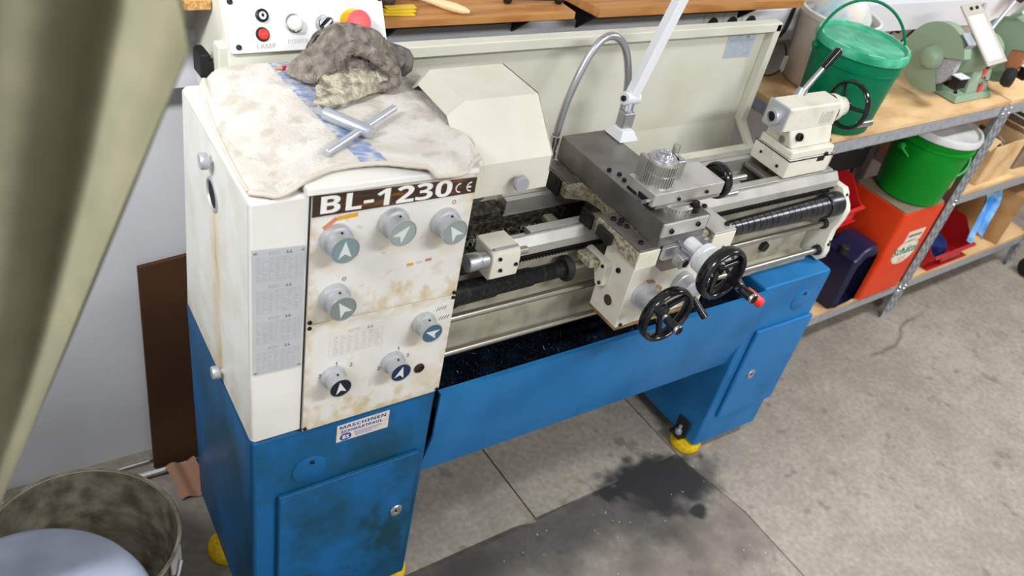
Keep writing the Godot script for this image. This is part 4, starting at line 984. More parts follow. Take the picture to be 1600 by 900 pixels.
	for i in key.size():
		var tg: Vector3 = (key[mini(i + 1, key.size() - 1)] - key[maxi(i - 1, 0)]) / 6.0
		cv.add_point(key[i], -tg, tg)
	var pts := []
	var L := cv.get_baked_length()
	var n := int(L / 0.0019)
	for i in n + 1: pts.append(cv.sample_baked(L * i / n, true))
	m.tube(pts, 0.0088, 14, func(i): return [0.86, 1.0, 1.04, 1.0][i % 4])
	var ch := obj("coolant_hose", m, M.alu, LA)
	m = MB.new(); m.lathe(Vector3(0.85, 1.0, -0.33), Vector3(0.02, 1, 0), [Vector2(0.012, -0.004), Vector2(0.012, 0.012), Vector2(0.0095, 0.014), Vector2(0.0095, 0.03), Vector2(0.0115, 0.031), Vector2(0.0115, 0.05), Vector2(0.009, 0.052)], 20); obj("hose_fitting", m, M.chrome, ch)

# ---------------------------------------------------------------- things lying on the headstock
func cloth_y(x: float, z: float) -> float:
	var y := 1.2395
	y -= 0.011 * smoothstep(0.10, 0.06, x)
	y -= 0.006 * smoothstep(0.38, 0.44, x)
	return y

func on_headstock():
	# towel: outline by its four edges, blended across
	var back := [Vector2(0.052, -0.352), Vector2(0.088, -0.385), Vector2(0.17, -0.395), Vector2(0.27, -0.387), Vector2(0.37, -0.372), Vector2(0.462, -0.365)]
	var front := [Vector2(0.006, -0.020), Vector2(0.04, -0.004), Vector2(0.092, -0.014), Vector2(0.15, -0.034), Vector2(0.235, -0.028), Vector2(0.31, 0.008), Vector2(0.37, 0.009), Vector2(0.409, -0.010)]
	var pick := func(a: Array, t: float) -> Vector2:
		var k := t * (a.size() - 1); var i := mini(int(k), a.size() - 2)
		var f := k - i
		var p0: Vector2 = a[maxi(i - 1, 0)]; var p3: Vector2 = a[mini(i + 2, a.size() - 1)]
		return a[i].cubic_interpolate(a[i + 1], p0, p3, f)
	var pos := func(u: float, v: float) -> Vector3:
		var b: Vector2 = pick.call(back, u); var f: Vector2 = pick.call(front, u)
		var p := b.lerp(f, v)
		p.x += 0.008 * sin(v * PI) * (1.0 - 2.0 * u) * -1.0
		var y := cloth_y(p.x, p.y) + 0.0035 * fb(p.x * 0.9, p.y * 0.9, 12) + 0.0025 * maxf(0.0, fb(p.x * 2.2, p.y * 1.2, 13))
		y += 0.010 * exp(-pow((u - 0.05) / 0.05, 2.0)) * exp(-pow((v - 0.02) / 0.12, 2.0))
		y -= 0.016 * smoothstep(0.004, 0.009, p.y) + 0.006 * smoothstep(-0.008, 0.0, p.y) * smoothstep(0.12, 0.04, p.x)
		y -= 0.02 * smoothstep(0.425, 0.47, p.x) * smoothstep(0.1, 0.9, v)
		return Vector3(p.x, y, p.y)
	var tex := paint(320, 320, func(x, y):
		# x runs across, y from back to front (uv = u, v)
		var s: float = clampf(0.5 + fb(x, y, 20) * 1.5, 0, 1)
		var c := c8(216, 211, 202).lerp(c8(196, 187, 174), s * 0.7)
		c = c.lerp(c8(168, 154, 138), clampf((fb(x * 1.3, y * 1.3, 21) - 0.08) * 1.4, 0, 0.45))
		var sx: float = 0.475 + 0.07 * y
		var wv := clampf(0.5 + 1.4 * fb(x * 2.0, y * 9.0 - x * 6.0, 23), 0, 1)
		if absf(x - sx) < 0.037: c = c.lerp(c8(104, 130, 184), (0.45 + 0.55 * wv) * clampf(0.75 + fb(x * 4, y * 4, 22) * 1.6, 0.15, 0.95))
		return c)
	var m := MB.new(); m.sheet(pos, 64, 56, 0.004)
	var cm := uvmat(tex, 0.95); cm.rim_enabled = true; cm.rim = 0.3
	cm.normal_enabled = true; cm.normal_texture = bumps(44, 0.2, 4.0); cm.normal_scale = 0.25
	var cl := obj("towel", m, cm)
	tag(cl, "beige stained towel with a faded blue stripe spread over the white headstock", "towel")
	m = MB.new()
	var hem := []
	for i in 81: hem.append(pos.call(i / 80.0, 1.0) + Vector3(0, -0.001, 0.001))
	m.tube(hem, 0.0042, 8, func(i): return 1.0 + 0.12 * sin(i * 2.4))
	var hem2 := []
	for i in 41: hem2.append(pos.call(0.0, i / 40.0) + Vector3(0, 0.0005, 0))
	m.tube(hem2, 0.0032, 8)
	obj("hem", m, mat(c8(206, 196, 182), 0.95), cl)
	m = MB.new(); m.tube([pos.call(1.0, 0.985), pos.call(1.0, 0.985) + Vector3(0.008, -0.012, 0.006), pos.call(1.0, 0.985) + Vector3(0.012, -0.034, 0.01)], 0.0007, 5); obj("loose_thread", m, mat(c8(214, 206, 192), 0.9), cl)

	# dirty rag: two overlapping flaps and a rolled fold, each laid over its own control points
	var cat := func(a: Vector3, b: Vector3, e: Vector3, f: Vector3, t: float) -> Vector3: return b.cubic_interpolate(e, a, f, t)
	var patch := func(rows: Array, u: float, v: float) -> Vector3:
		var nc: int = rows[0].size()
		var fu := u * (nc - 1); var iu := mini(int(fu), nc - 2)
		var line := []
		for r in rows: line.append(cat.call(r[maxi(iu - 1, 0)], r[iu], r[iu + 1], r[mini(iu + 2, nc - 1)], fu - iu))
		var nr := line.size()
		var fv := v * (nr - 1); var iv := mini(int(fv), nr - 2)
		var p: Vector3 = cat.call(line[maxi(iv - 1, 0)], line[iv], line[iv + 1], line[mini(iv + 2, nr - 1)], fv - iv)
		return p + Vector3(0, 0.003, 0) + Vector3(fb(p.x * 1.2, p.z * 1.2, 70), fb(p.x * 1.2, p.z * 1.2, 71), fb(p.x * 1.2, p.z * 1.2, 72)) * 0.009 + Vector3(fb(p.x * 3.5, p.z * 3.5, 73), fb(p.x * 3.5, p.y * 3.5, 74) * 1.2, fb(p.x * 3.5, p.z * 3.5, 75)) * 0.007
	var A := [[Vector3(0.188, 1.247, -0.328), Vector3(0.206, 1.247, -0.292), Vector3(0.245, 1.253, -0.283), Vector3(0.30, 1.256, -0.27), Vector3(0.35, 1.252, -0.262)],
		[Vector3(0.223, 1.283, -0.334), Vector3(0.247, 1.288, -0.307), Vector3(0.274, 1.296, -0.283), Vector3(0.335, 1.287, -0.276), Vector3(0.388, 1.270, -0.277)],
		[Vector3(0.266, 1.313, -0.345), Vector3(0.301, 1.333, -0.33), Vector3(0.337, 1.326, -0.308), Vector3(0.378, 1.298, -0.315), Vector3(0.414, 1.276, -0.31)],
		[Vector3(0.256, 1.285, -0.372), Vector3(0.30, 1.30, -0.37), Vector3(0.35, 1.298, -0.355), Vector3(0.388, 1.278, -0.35), Vector3(0.42, 1.262, -0.338)],
		[Vector3(0.24, 1.248, -0.388), Vector3(0.295, 1.248, -0.395), Vector3(0.35, 1.247, -0.392), Vector3(0.393, 1.246, -0.376), Vector3(0.424, 1.244, -0.358)]]
	var B := [[Vector3(0.243, 1.268, -0.287), Vector3(0.27, 1.275, -0.281), Vector3(0.305, 1.278, -0.275), Vector3(0.34, 1.271, -0.271), Vector3(0.374, 1.262, -0.268)],
		[Vector3(0.216, 1.256, -0.252), Vector3(0.243, 1.262, -0.237), Vector3(0.285, 1.268, -0.236), Vector3(0.325, 1.260, -0.244), Vector3(0.368, 1.255, -0.252)],
		[Vector3(0.193, 1.2475, -0.219), Vector3(0.215, 1.2475, -0.20), Vector3(0.271, 1.252, -0.212), Vector3(0.318, 1.248, -0.231), Vector3(0.362, 1.247, -0.239)]]
	var nrm := bumps(45, 0.11, 7.0)
	var dark := tmat(ntex(46, 0.03, [[0.0, c8(66, 61, 58)], [0.4, c8(108, 100, 94)], [0.65, c8(146, 136, 124)], [1.0, c8(186, 176, 156)]]), 5.0, 1.0, 0.0, nrm, 0.8)
	var pale := tmat(ntex(47, 0.03, [[0.0, c8(86, 80, 74)], [0.35, c8(138, 130, 116)], [0.6, c8(196, 188, 164)], [1.0, c8(216, 210, 186)]]), 5.0, 1.0, 0.0, nrm, 0.8)
	var grey := tmat(ntex(48, 0.03, [[0.0, c8(72, 68, 68)], [0.5, c8(108, 104, 102)], [1.0, c8(132, 126, 120)]]), 7.0, 1.0, 0.0, nrm, 0.8)
	var rg := thing("dirty_rag", "crumpled oily grey rag lying on the beige towel below the control box", "rag")
	m = MB.new(); m.sheet(func(u, v): return patch.call(A, u, v), 48, 48, 0.007); obj("folded_flap", m, dark, rg)
	m = MB.new(); m.sheet(func(u, v): return patch.call(B, u, v), 48, 32, 0.007); obj("pale_flap", m, pale, rg)
	m = MB.new()
	var loop := Curve3D.new()
	var lp := [Vector3(0.282, 1.268, -0.275), Vector3(0.271, 1.293, -0.281), Vector3(0.292, 1.312, -0.283), Vector3(0.322, 1.310, -0.270), Vector3(0.347, 1.294, -0.252), Vector3(0.366, 1.274, -0.247), Vector3(0.356, 1.260, -0.240), Vector3(0.33, 1.258, -0.238)]
	for i in lp.size():
		var tg: Vector3 = (lp[mini(i + 1, lp.size() - 1)] - lp[maxi(i - 1, 0)]) / 6.0
		loop.add_point(lp[i], -tg, tg)
	var pts := []
	for i in 49: pts.append(loop.sample_baked(loop.get_baked_length() * i / 48.0, true))
	m.tube(pts, 0.0125, 16, func(i): return (0.7 + 0.4 * sin(PI * i / 48.0)) * (1.0 + 0.10 * sin(i * 1.3)))
	obj("rolled_fold", m, dark, rg)
	m = MB.new()
	m.X = Transform3D(Basis(Vector3.UP, 0.3).scaled(Vector3(1, 1, 1)), Vector3(0.398, 1.262, -0.31))
	m.lathe(Vector3.ZERO, Vector3(0.5, 0.75, -0.2), [Vector2(0, -0.02), Vector2(0.026, -0.012), Vector2(0.036, 0.004), Vector2(0.033, 0.022), Vector2(0.02, 0.034), Vector2(0, 0.038)], 40, func(t): return 1.0 + 0.10 * sin(3 * t) + 0.06 * sin(7 * t + 1.0))
	obj("bunched_end", m, grey, rg)

	# chuck key
	var k := thing("chuck_key", "polished steel T-handled chuck key lying on the beige towel", "chuck key")
	var y0 := cloth_y(0.22, -0.13) + 0.0145
	var p0 := Vector3(0.197, y0, -0.178); var p1 := Vector3(0.244, y0 + 0.001, -0.098)
	var d := (p1 - p0).normalized()
	m = MB.new(); m.lathe(p0, d, [Vector2(0, 0), Vector2(0.0085, 0), Vector2(0.0112, 0.003), Vector2(0.0112, p0.distance_to(p1) - 0.002), Vector2(0.0095, p0.distance_to(p1)), Vector2(0, p0.distance_to(p1))], 28)
	obj("shank", m, mat(c8(186, 190, 198), 0.35, 0.55), k)
	m = MB.new(); m.X = Transform3D(Basis.looking_at(d, Vector3.UP), p0 - d * 0.008); m.box(Vector3.ZERO, Vector3(0.0095, 0.0095, 0.018), 0.001); obj("square_tip", m, M.satin, k)
	m = MB.new(); m.cyl(Vector3(0.149, y0 - 0.005, -0.063), Vector3(0.322, y0 + 0.004, -0.163), 0.0064, 0.0064, 24, 0.0012); obj("cross_bar", m, mat(c8(196, 199, 205), 0.32, 0.55), k)
	# pencil
	var pc := thing("pencil", "short red pencil lying on the towel edge against the grey rag", "pencil")
	m = MB.new(); m.cyl(Vector3(0.20, 1.2465, -0.362), Vector3(0.26, 1.2465, -0.362), 0.004, 0.004, 6); obj("shaft", m, mat(c8(206, 40, 84), 0.4), pc)
	m = MB.new(); m.cyl(Vector3(0.20, 1.2465, -0.362), Vector3(0.184, 1.2465, -0.362), 0.004, 0.0006, 6); obj("sharpened_tip", m, mat(c8(206, 160, 104), 0.7), pc)

	# work lamp with its white arm, standing on the cross slide's end
	var wl := thing("work_lamp", "white square-armed work lamp clamped to the far end of the cross slide", "work lamp", Vector3(1.0, 1.06, -0.272))
	m = MB.new()
	m.hexa([Vector3(-0.028, 0.001, 0.03), Vector3(0.03, 0.001, 0.032), Vector3(0.03, 0.001, -0.034), Vector3(-0.028, 0.001, -0.034), Vector3(-0.016, 0.024, 0.018), Vector3(0.018, 0.024, 0.02), Vector3(0.018, 0.024, -0.022), Vector3(-0.016, 0.024, -0.022)], 0.003)
	obj("base", m, M.lamp_white, wl)
	m = MB.new()
	m.box(Vector3(0.006, 0.042, -0.008), Vector3(0.034, 0.04, 0.03), 0.004)
	m.cyl(Vector3(0.008, 0.055, -0.012), Vector3(0.014, 0.075, -0.02), 0.012, 0.014, 18)
	obj("swivel", m, M.alu, wl)
	var e := Vector3(0.019, 0.085, -0.024)
	m = MB.new(); m.cyl(e + Vector3(-0.024, 0.003, 0.004), e + Vector3(0.024, -0.003, -0.004), 0.0155, 0.0155, 24, 0.002); obj("elbow_joint", m, M.lamp_white, wl)
	m = MB.new(); m.lathe(e + Vector3(0.023, -0.003, -0.004), Vector3(1, -0.1, -0.1), [Vector2(0, 0), Vector2(0.009, 0), Vector2(0.009, 0.008), Vector2(0, 0.009)], 6); m.lathe(e + Vector3(-0.023, 0.003, 0.004), Vector3(-1, 0.1, 0.1), [Vector2(0, 0), Vector2(0.007, 0), Vector2(0.007, 0.006), Vector2(0, 0.007)], 6); obj("joint_bolt", m, M.screw, wl)
	var top := Vector3(1.173, 1.62, -0.312) - Vector3(1.0, 1.06, -0.272)
	var ad := (top - e).normalized()
	m = MB.new()
	m.X = Transform3D(Basis.looking_at(ad, Vector3(0, 0, 1)), (top + e) / 2.0)
	m.box(Vector3.ZERO, Vector3(0.028, 0.026, (top - e).length() - 0.01), 0.003)
	obj("arm", m, M.lamp_white, wl)

# ---------------------------------------------------------------- bench shelf on the wall and what lies on it
func bench():
	var g := grain(M.wood, Vector3(0.7, 3, 6))
	var make := func(pts, y0, y1, label, mt):
		var m := MB.new()
		m.up(pts, y0, y1, 0.0015)
		return tag(obj("shelf_board", m, mt), label, "shelf")
	make.call([Vector2(0.455, -0.50), Vector2(0.972, -0.50), Vector2(0.972, -0.684), Vector2(0.455, -0.684)], 1.245, 1.2625, "brown wooden wall shelf board behind the control box, carrying the brush", g)
	make.call([Vector2(1.045, -0.50), Vector2(1.80, -0.50), Vector2(1.78, -0.684), Vector2(1.0, -0.684)], 1.245, 1.2675, "longer brown wooden wall shelf board behind the white lamp arm", g)
	make.call([Vector2(-0.35, -0.51), Vector2(0.127, -0.51), Vector2(0.127, -0.684), Vector2(-0.35, -0.684)], 1.292, 1.31, "chipboard shelf board with a raw edge left of the control box", M.chip)
	# brackets
	for x in [0.55, 0.90, 1.10, 1.70, 0.05]:
		var m := MB.new()
		var y := 1.245 if x > 0.3 else 1.292
		m.box(Vector3(x, y - 0.003, -0.605), Vector3(0.025, 0.006, 0.155), 0.001)
		m.hexa([Vector3(x - 0.004, y - 0.12, -0.684), Vector3(x + 0.004, y - 0.12, -0.684), Vector3(x + 0.004, y - 0.12, -0.676), Vector3(x - 0.004, y - 0.12, -0.676), Vector3(x - 0.004, y - 0.004, -0.684), Vector3(x + 0.004, y - 0.004, -0.684), Vector3(x + 0.004, y - 0.004, -0.54), Vector3(x - 0.004, y - 0.004, -0.54)])
		m.box(Vector3(x, y - 0.07, -0.682), Vector3(0.025, 0.13, 0.006), 0.001)
		tag(obj("shelf_bracket", m, M.black_matt if x > 0.3 else mat(c8(84, 62, 48), 0.6)), {0.55: "dark bracket under the shorter wooden board, right of the control box", 0.90: "dark bracket under the gap end of the shorter wooden board", 1.10: "dark bracket under the longer board left of the lamp arm", 1.70: "dark bracket under the longer board by the wall sockets", 0.05: "brown bracket under the chipboard shelf left of the control box"}[x], "bracket", "brackets under the wall shelf boards")
	# brush
	var b := thing("paint_brush", "paint brush with a pale wooden handle pointing over the shelf edge", "brush")
	var m := MB.new()
	var pts := []
	for i in 15: pts.append(Vector3(0.60, 1.2725, -0.585).lerp(Vector3(0.678, 1.2725, -0.50), i / 14.0))
	m.tube(pts, 0.0095, 14, func(i): return [0.55, 0.62, 0.66, 0.7, 0.78, 0.86, 0.94, 1.0, 1.04, 1.06, 1.06, 1.0, 0.9, 0.7, 0.35][i]); obj("handle", m, mat(c8(232, 208, 160), 0.45), b)
	m = MB.new(); m.cyl(Vector3(0.60, 1.2725, -0.585), Vector3(0.574, 1.2725, -0.613), 0.007, 0.012, 16); obj("ferrule", m, M.alu, b)
	m = MB.new(); m.hexa([Vector3(0.565, 1.264, -0.606), Vector3(0.585, 1.264, -0.622), Vector3(0.56, 1.264, -0.66), Vector3(0.53, 1.264, -0.64), Vector3(0.565, 1.281, -0.606), Vector3(0.585, 1.281, -0.622), Vector3(0.56, 1.278, -0.66), Vector3(0.53, 1.278, -0.64)], 0.002); obj("bristles", m, M.black_matt, b)
	# folding rule
	var fr := thing("folding_rule", "yellow folding rule at the shelf edge beside the control box", "ruler")
	for i in 3:
		m = MB.new(); m.X = Transform3D(Basis(Vector3.UP, -0.1 + 0.06 * i), Vector3(0.520 + 0.006 * i, 1.2645 + 0.0035 * i, -0.525 - 0.008 * i)); m.box(Vector3.ZERO, Vector3(0.07, 0.0032, 0.016), 0.0006); obj("rule_segment", m, M.yellow, fr)
	# dark gloves
	m = MB.new()
	m.lathe(Vector3(0.512, 1.263, -0.605), Vector3.UP, [Vector2(0, 0), Vector2(0.04, 0), Vector2(0.045, 0.016), Vector2(0.035, 0.034), Vector2(0.015, 0.042), Vector2(0, 0.043)], 24, func(t): return 1.0 + 0.18 * sin(3 * t + 1) + 0.1 * cos(5 * t))
	tag(obj("sanding_pad", m, tmat(ntex(61, 0.05, [[0.0, c8(60, 52, 50)], [1.0, c8(124, 108, 98)]], 64), 6.0, 0.95)), "lumpy brown-grey scouring pad on the shelf beside the yellow rule", "scouring pad")
	# clamp with two black knobs
	var cp := thing("bar_clamp", "thin bar clamp with two black ball ends on the shelf", "clamp")
	m = MB.new(); m.cyl(Vector3(0.822, 1.2745, -0.56), Vector3(0.965, 1.2745, -0.545), 0.004, 0.004, 10); obj("bar", m, M.screw, cp)
	for q in [Vector3(0.816, 1.2755, -0.56), Vector3(0.952, 1.2755, -0.546)]:
		m = MB.new(); m.lathe(q - Vector3(0, 0.013, 0), Vector3.UP, [Vector2(0, 0), Vector2(0.009, 0.003), Vector2(0.013, 0.013), Vector2(0.009, 0.023), Vector2(0, 0.026)], 18); obj("ball_end", m, M.black, cp)
	m = MB.new(); m.torus(Vector3(0.642, 1.266, -0.635), Vector3.UP, 0.022, 0.0035, 24, 8); tag(obj("key_ring", m, M.alu), "small steel ring lying on the shelf behind the brush", "ring")
	m = MB.new(); m.box(Vector3(1.08, 1.277, -0.585), Vector3(0.05, 0.018, 0.03), 0.003); tag(obj("steel_block", m, M.dark_steel), "small grey steel block on the shelf left of the lamp arm", "block")
	# broken strip of dark wood leaning under the left board
	m = MB.new(); m.hexa([Vector3(0.082, 1.20, -0.555), Vector3(0.094, 1.20, -0.555), Vector3(0.094, 1.20, -0.562), Vector3(0.082, 1.20, -0.562), Vector3(0.04, 1.292, -0.575), Vector3(0.05, 1.292, -0.575), Vector3(0.05, 1.292, -0.582), Vector3(0.04, 1.292, -0.582)], 0.001)
	tag(obj("wooden_strip", m, mat(c8(96, 70, 56), 0.7)), "dark wooden strip hanging at a slant under the chipboard shelf", "strip")

# ---------------------------------------------------------------- the shelf racks on the right
func rack(label: String, L: float, o: Vector3, yaw: float, levels: Array) -> Node3D:
	var r := thing("shelf_rack", label, "shelf rack", o, yaw, "")
	var D := 0.41
	for lv in levels:
		var y: float = lv
		var m := MB.new()
		m.box(Vector3(L / 2, y - 0.019, -0.001), Vector3(L, 0.038, 0.002))
		m.box(Vector3(L / 2, y - 0.037, -0.009), Vector3(L, 0.002, 0.018))
		m.box(Vector3(L / 2, y - 0.019, -D + 0.001), Vector3(L, 0.038, 0.002))
		m.box(Vector3(0.001, y - 0.019, -D / 2), Vector3(0.002, 0.038, D))
		m.box(Vector3(L - 0.001, y - 0.019, -D / 2), Vector3(0.002, 0.038, D))
		obj("shelf_frame", m, M.galv, r)
		m = MB.new()
		m.box(Vector3(L / 2, y + 0.0085, -D / 2), Vector3(L - 0.004, 0.017, D - 0.004), 0.0015)
		obj("shelf_panel", m, grain(M.ply, Vector3(1.2, 3, 3)), r)
		m = MB.new()
		for q in [0.012, 0.03]:
			for x in [0.018, L - 0.018]:
				m.lathe(Vector3(x, y - q, 0.004), Vector3(0, 0, 1), [Vector2(0, 0), Vector2(0.0055, 0), Vector2(0.004, 0.003), Vector2(0, 0.0035)], 10)
		obj("rivets", m, M.chrome, r)
	for c in [[0, 0], [1, 0], [0, 1], [1, 1]]:
		var x0: float = L - 0.0 if c[0] else 0.0
		var sx := -1.0 if c[0] else 1.0
		var z0: float = -D if c[1] else 0.003
		var sz := 1.0 if c[1] else -1.0
		var m := MB.new()
		var H: float = levels[0] + 0.002
		m.box(Vector3(x0 + sx * 0.0175, H / 2, z0), Vector3(0.035, H, 0.002))
		m.box(Vector3(x0, H / 2, z0 + sz * 0.0175), Vector3(0.002, H, 0.035))
		var p := obj("post", m, M.galv, r)
		m = MB.new()
		var yy := 0.03
		while yy < H - 0.02:
			m.box(Vector3(x0 + sx * 0.011, yy, z0 + (0.0008 if c[1] == 0 else -0.0008)), Vector3(0.006, 0.02, 0.0012))
			m.box(Vector3(x0 + sx * 0.026, yy + 0.014, z0 + (0.0008 if c[1] == 0 else -0.0008)), Vector3(0.006, 0.02, 0.0012))
			m.box(Vector3(x0 - sx * 0.0008, yy, z0 + sz * 0.018), Vector3(0.0012, 0.02, 0.006))
			yy += 0.038
		var sl := obj("slots", m, mat(c8(46, 47, 50), 0.8), p); sl.set_meta("kind", "stuff")
	return r

func lid_bucket(o: Vector3, r0: float, r1: float, h: float, body: Material, lid: Material, called: String, label: String) -> Node3D:
	var b := thing(called, label, "bucket", o)
	var m := MB.new()
	m.lathe(Vector3.ZERO, Vector3.UP, [Vector2(0, 0.002), Vector2(r0 - 0.006, 0.002), Vector2(r0, 0.008), Vector2(lerpf(r0, r1, 0.76), h * 0.76), Vector2(r1 * 1.0, h * 0.765), Vector2(r1 * 1.0, h * 0.78), Vector2(lerpf(r0, r1, 0.8), h * 0.785), Vector2(r1 * 0.985, h * 0.965)], 64)
	obj("body", m, body, b)
	m = MB.new()
	m.lathe(Vector3.ZERO, Vector3.UP, [Vector2(r1 * 0.99, h * 0.905), Vector2(r1 * 1.035, h * 0.905), Vector2(r1 * 1.045, h * 0.93), Vector2(r1 * 1.035, h * 0.985), Vector2(r1 * 1.01, h), Vector2(r1 * 0.95, h), Vector2(r1 * 0.925, h * 0.972), Vector2(r1 * 0.9, h * 0.968), Vector2(r1 * 0.86, h * 0.975), Vector2(r1 * 0.2, h * 0.978), Vector2(r1 * 0.19, h * 0.985), Vector2(0, h * 0.985)], 64)
	obj("lid", m, lid, b)
	return b

func bucket_handle(b: Node3D, r: float, y: float, dir: Vector3, up: Vector3, mt: Material, thick := 0.004):
	var m := MB.new()
	var pts := []
	for i in 33:
		var a := PI * i / 32.0
		pts.append(Vector3(0, y, 0) + dir * (-cos(a) * r) + up * (sin(a) * r))
	m.tube(pts, thick, 10)
	for s in [-1.0, 1.0]:
		m.cyl(Vector3(0, y, 0) + dir * (s * (r - 0.012)), Vector3(0, y, 0) + dir * (s * (r + 0.006)), 0.011, 0.010, 16)
	obj("handle", m, mt, b)

func shelves():
	var yaw := 0.0354
	var o := Vector3(1.80, 0, -0.230)
	var dx := Vector3(cos(yaw), 0, -sin(yaw))
	rack("galvanised shelf rack with plywood shelves carrying the dark green bucket and grinder", 1.043, o, yaw, [0.9595, 0.1700])
	rack("second galvanised shelf rack, further from the lathe, with cardboard boxes", 1.05, o + dx * 1.049, yaw, [0.9595, 0.5755, 0.1700])
	var top := 0.9772
	var mid := 0.5932
	var low := 0.1877
	var green := tmat(ntex(71, 0.01, [[0.0, c8(0, 108, 70)], [1.0, c8(6, 122, 82)]], 128), 2.0, 0.35)
	var glid := tmat(ntex(72, 0.02, [[0.0, c8(20, 140, 98)], [0.5, c8(64, 172, 132)], [0.85, c8(112, 198, 160)], [1.0, c8(160, 216, 190)]], 128), 3.5, 0.3)
	var b := lid_bucket(Vector3(1.905, top, -0.335), 0.113, 0.131, 0.243, green, glid, "lidded_bucket", "dark green plastic bucket with a clipped-on lid and raised handle on the shelf")
	bucket_handle(b, 0.137, 0.205, Vector3(0.86, 0, 0.5).normalized(), Vector3(0.1, 0.97, -0.25).normalized(), green, 0.0042)
	var m := MB.new()
	for i in 8:
		var a := TAU * i / 8.0 + 0.15
		m.X = Transform3D(Basis(Vector3.UP, a), Vector3(0, 0.2405, 0.1255)) if false else Transform3D(Basis(Vector3.UP, a), Vector3.ZERO)
		m.box(Vector3(0, 0.2435, 0.1285), Vector3(0.05, 0.003, 0.007), 0.001)
	obj("lid_clip", m, mat(c8(120, 200, 164), 0.3), b)

	# white bucket behind, with a blue bag in it
	var wb := thing("open_bucket", "open cream plastic bucket standing behind the dark green bucket", "bucket", Vector3(2.072, top, -0.55))
	m = MB.new()
	m.lathe(Vector3.ZERO, Vector3.UP, [Vector2(0, 0.002), Vector2(0.10, 0.002), Vector2(0.104, 0.006), Vector2(0.121, 0.205), Vector2(0.127, 0.208), Vector2(0.128, 0.222), Vector2(0.124, 0.224), Vector2(0.118, 0.222), Vector2(0.101, 0.008), Vector2(0, 0.006)], 56)
	obj("body", m, mat(c8(214, 198, 182), 0.45), wb)
	m = MB.new(); m.torus(Vector3(0, 0.222, 0), Vector3.UP, 0.123, 0.0042, 56, 8); obj("rim", m, mat(c8(240, 238, 234), 0.4), wb)
	m = MB.new()
	m.lathe(Vector3(2.08, top + 0.06, -0.555), Vector3.UP, [Vector2(0, 0), Vector2(0.08, 0.005), Vector2(0.095, 0.09), Vector2(0.09, 0.16), Vector2(0.055, 0.215), Vector2(0.03, 0.24), Vector2(0, 0.245)], 30, func(t): return 1.0 + 0.07 * sin(3 * t) + 0.05 * sin(7 * t + 1))
	tag(obj("plastic_bag", m, tmat(ntex(73, 0.02, [[0.0, c8(226, 210, 196)], [0.5, c8(232, 222, 212)], [0.62, c8(150, 214, 228)], [1.0, c8(120, 204, 224)]], 128), 3.0, 0.3)), "crumpled pale plastic bag with light blue patches inside the cream bucket", "bag")

	# bench grinder
	var gm := mat(c8(142, 164, 138), 0.42)
	var gr := thing("bench_grinder", "pale green double-ended bench grinder with an eye shield on the shelf", "bench grinder", Vector3(2.635, top, -0.385))
	m = MB.new()
	m.hexa([Vector3(-0.105, 0.001, 0.085), Vector3(0.135, 0.001, 0.078), Vector3(0.135, 0.001, -0.085), Vector3(-0.105, 0.001, -0.085), Vector3(-0.095, 0.022, 0.075), Vector3(0.125, 0.022, 0.07), Vector3(0.125, 0.022, -0.075), Vector3(-0.095, 0.022, -0.075)], 0.004)
	m.hexa([Vector3(-0.03, 0.02, 0.066), Vector3(0.115, 0.02, 0.062), Vector3(0.115, 0.02, -0.065), Vector3(-0.03, 0.02, -0.065), Vector3(-0.01, 0.10, 0.045), Vector3(0.10, 0.10, 0.045), Vector3(0.10, 0.10, -0.05), Vector3(-0.01, 0.10, -0.05)], 0.005)
	obj("base", m, gm, gr)
	m = MB.new(); m.lathe(Vector3(-0.115, 0.135, 0), Vector3(1, 0, 0), [Vector2(0.028, 0), Vector2(0.052, 0.008), Vector2(0.064, 0.03), Vector2(0.064, 0.20), Vector2(0.052, 0.225), Vector2(0.028, 0.235)], 40); obj("motor", m, gm, gr)
	for s in [[-0.215, -1.0], [0.21, 1.0]]:
		var x: float = s[0]
		m = MB.new()
		var pl := []
		for i in 27:
			var a := 0.35 + (TAU - 1.25) * i / 26.0
			pl.append(Vector2(cos(a) * 0.108, sin(a) * 0.108))
		# guard: disc with a notch at the front for the wheel
		for k in [0, 1]:
			var gx: float = x - 0.022 if k == 0 else x + 0.019
			var pw := []
			for p in pl: pw.append(Vector2(p.x, 0.135 + p.y))
			pw.append(Vector2(0.03, 0.105)); pw.append(Vector2(0.035, 0.15))
			m.along_x(pw, gx, gx + 0.003, 0.0)
		for i in 26:
			var a := pl[i] as Vector2; var c := pl[i + 1] as Vector2
			var na := Vector3(0, a.y, a.x).normalized(); var nc := Vector3(0, c.y, c.x).normalized()
			var P0 := Vector3(x - 0.022, 0.135 + a.y, a.x); var P1 := Vector3(x - 0.022, 0.135 + c.y, c.x)
			m.tri(P0, P1, P1 + Vector3(0.044, 0, 0), na, nc, nc); m.tri(P0, P1 + Vector3(0.044, 0, 0), P0 + Vector3(0.044, 0, 0), na, nc, na)
		obj("wheel_guard", m, gm, gr)
		m = MB.new(); m.lathe(Vector3(x - 0.0125, 0.135, 0), Vector3(1, 0, 0), [Vector2(0, 0), Vector2(0.083, 0), Vector2(0.085, 0.002), Vector2(0.085, 0.023), Vector2(0.083, 0.025), Vector2(0, 0.025)], 48)
		obj("grinding_wheel", m, tmat(ntex(74, 0.2, [[0.0, c8(150, 148, 154)], [1.0, c8(196, 194, 202)]] if s[1] < 0 else [[0.0, c8(178, 112, 76)], [1.0, c8(206, 142, 104)]], 64), 8.0, 0.9), gr)
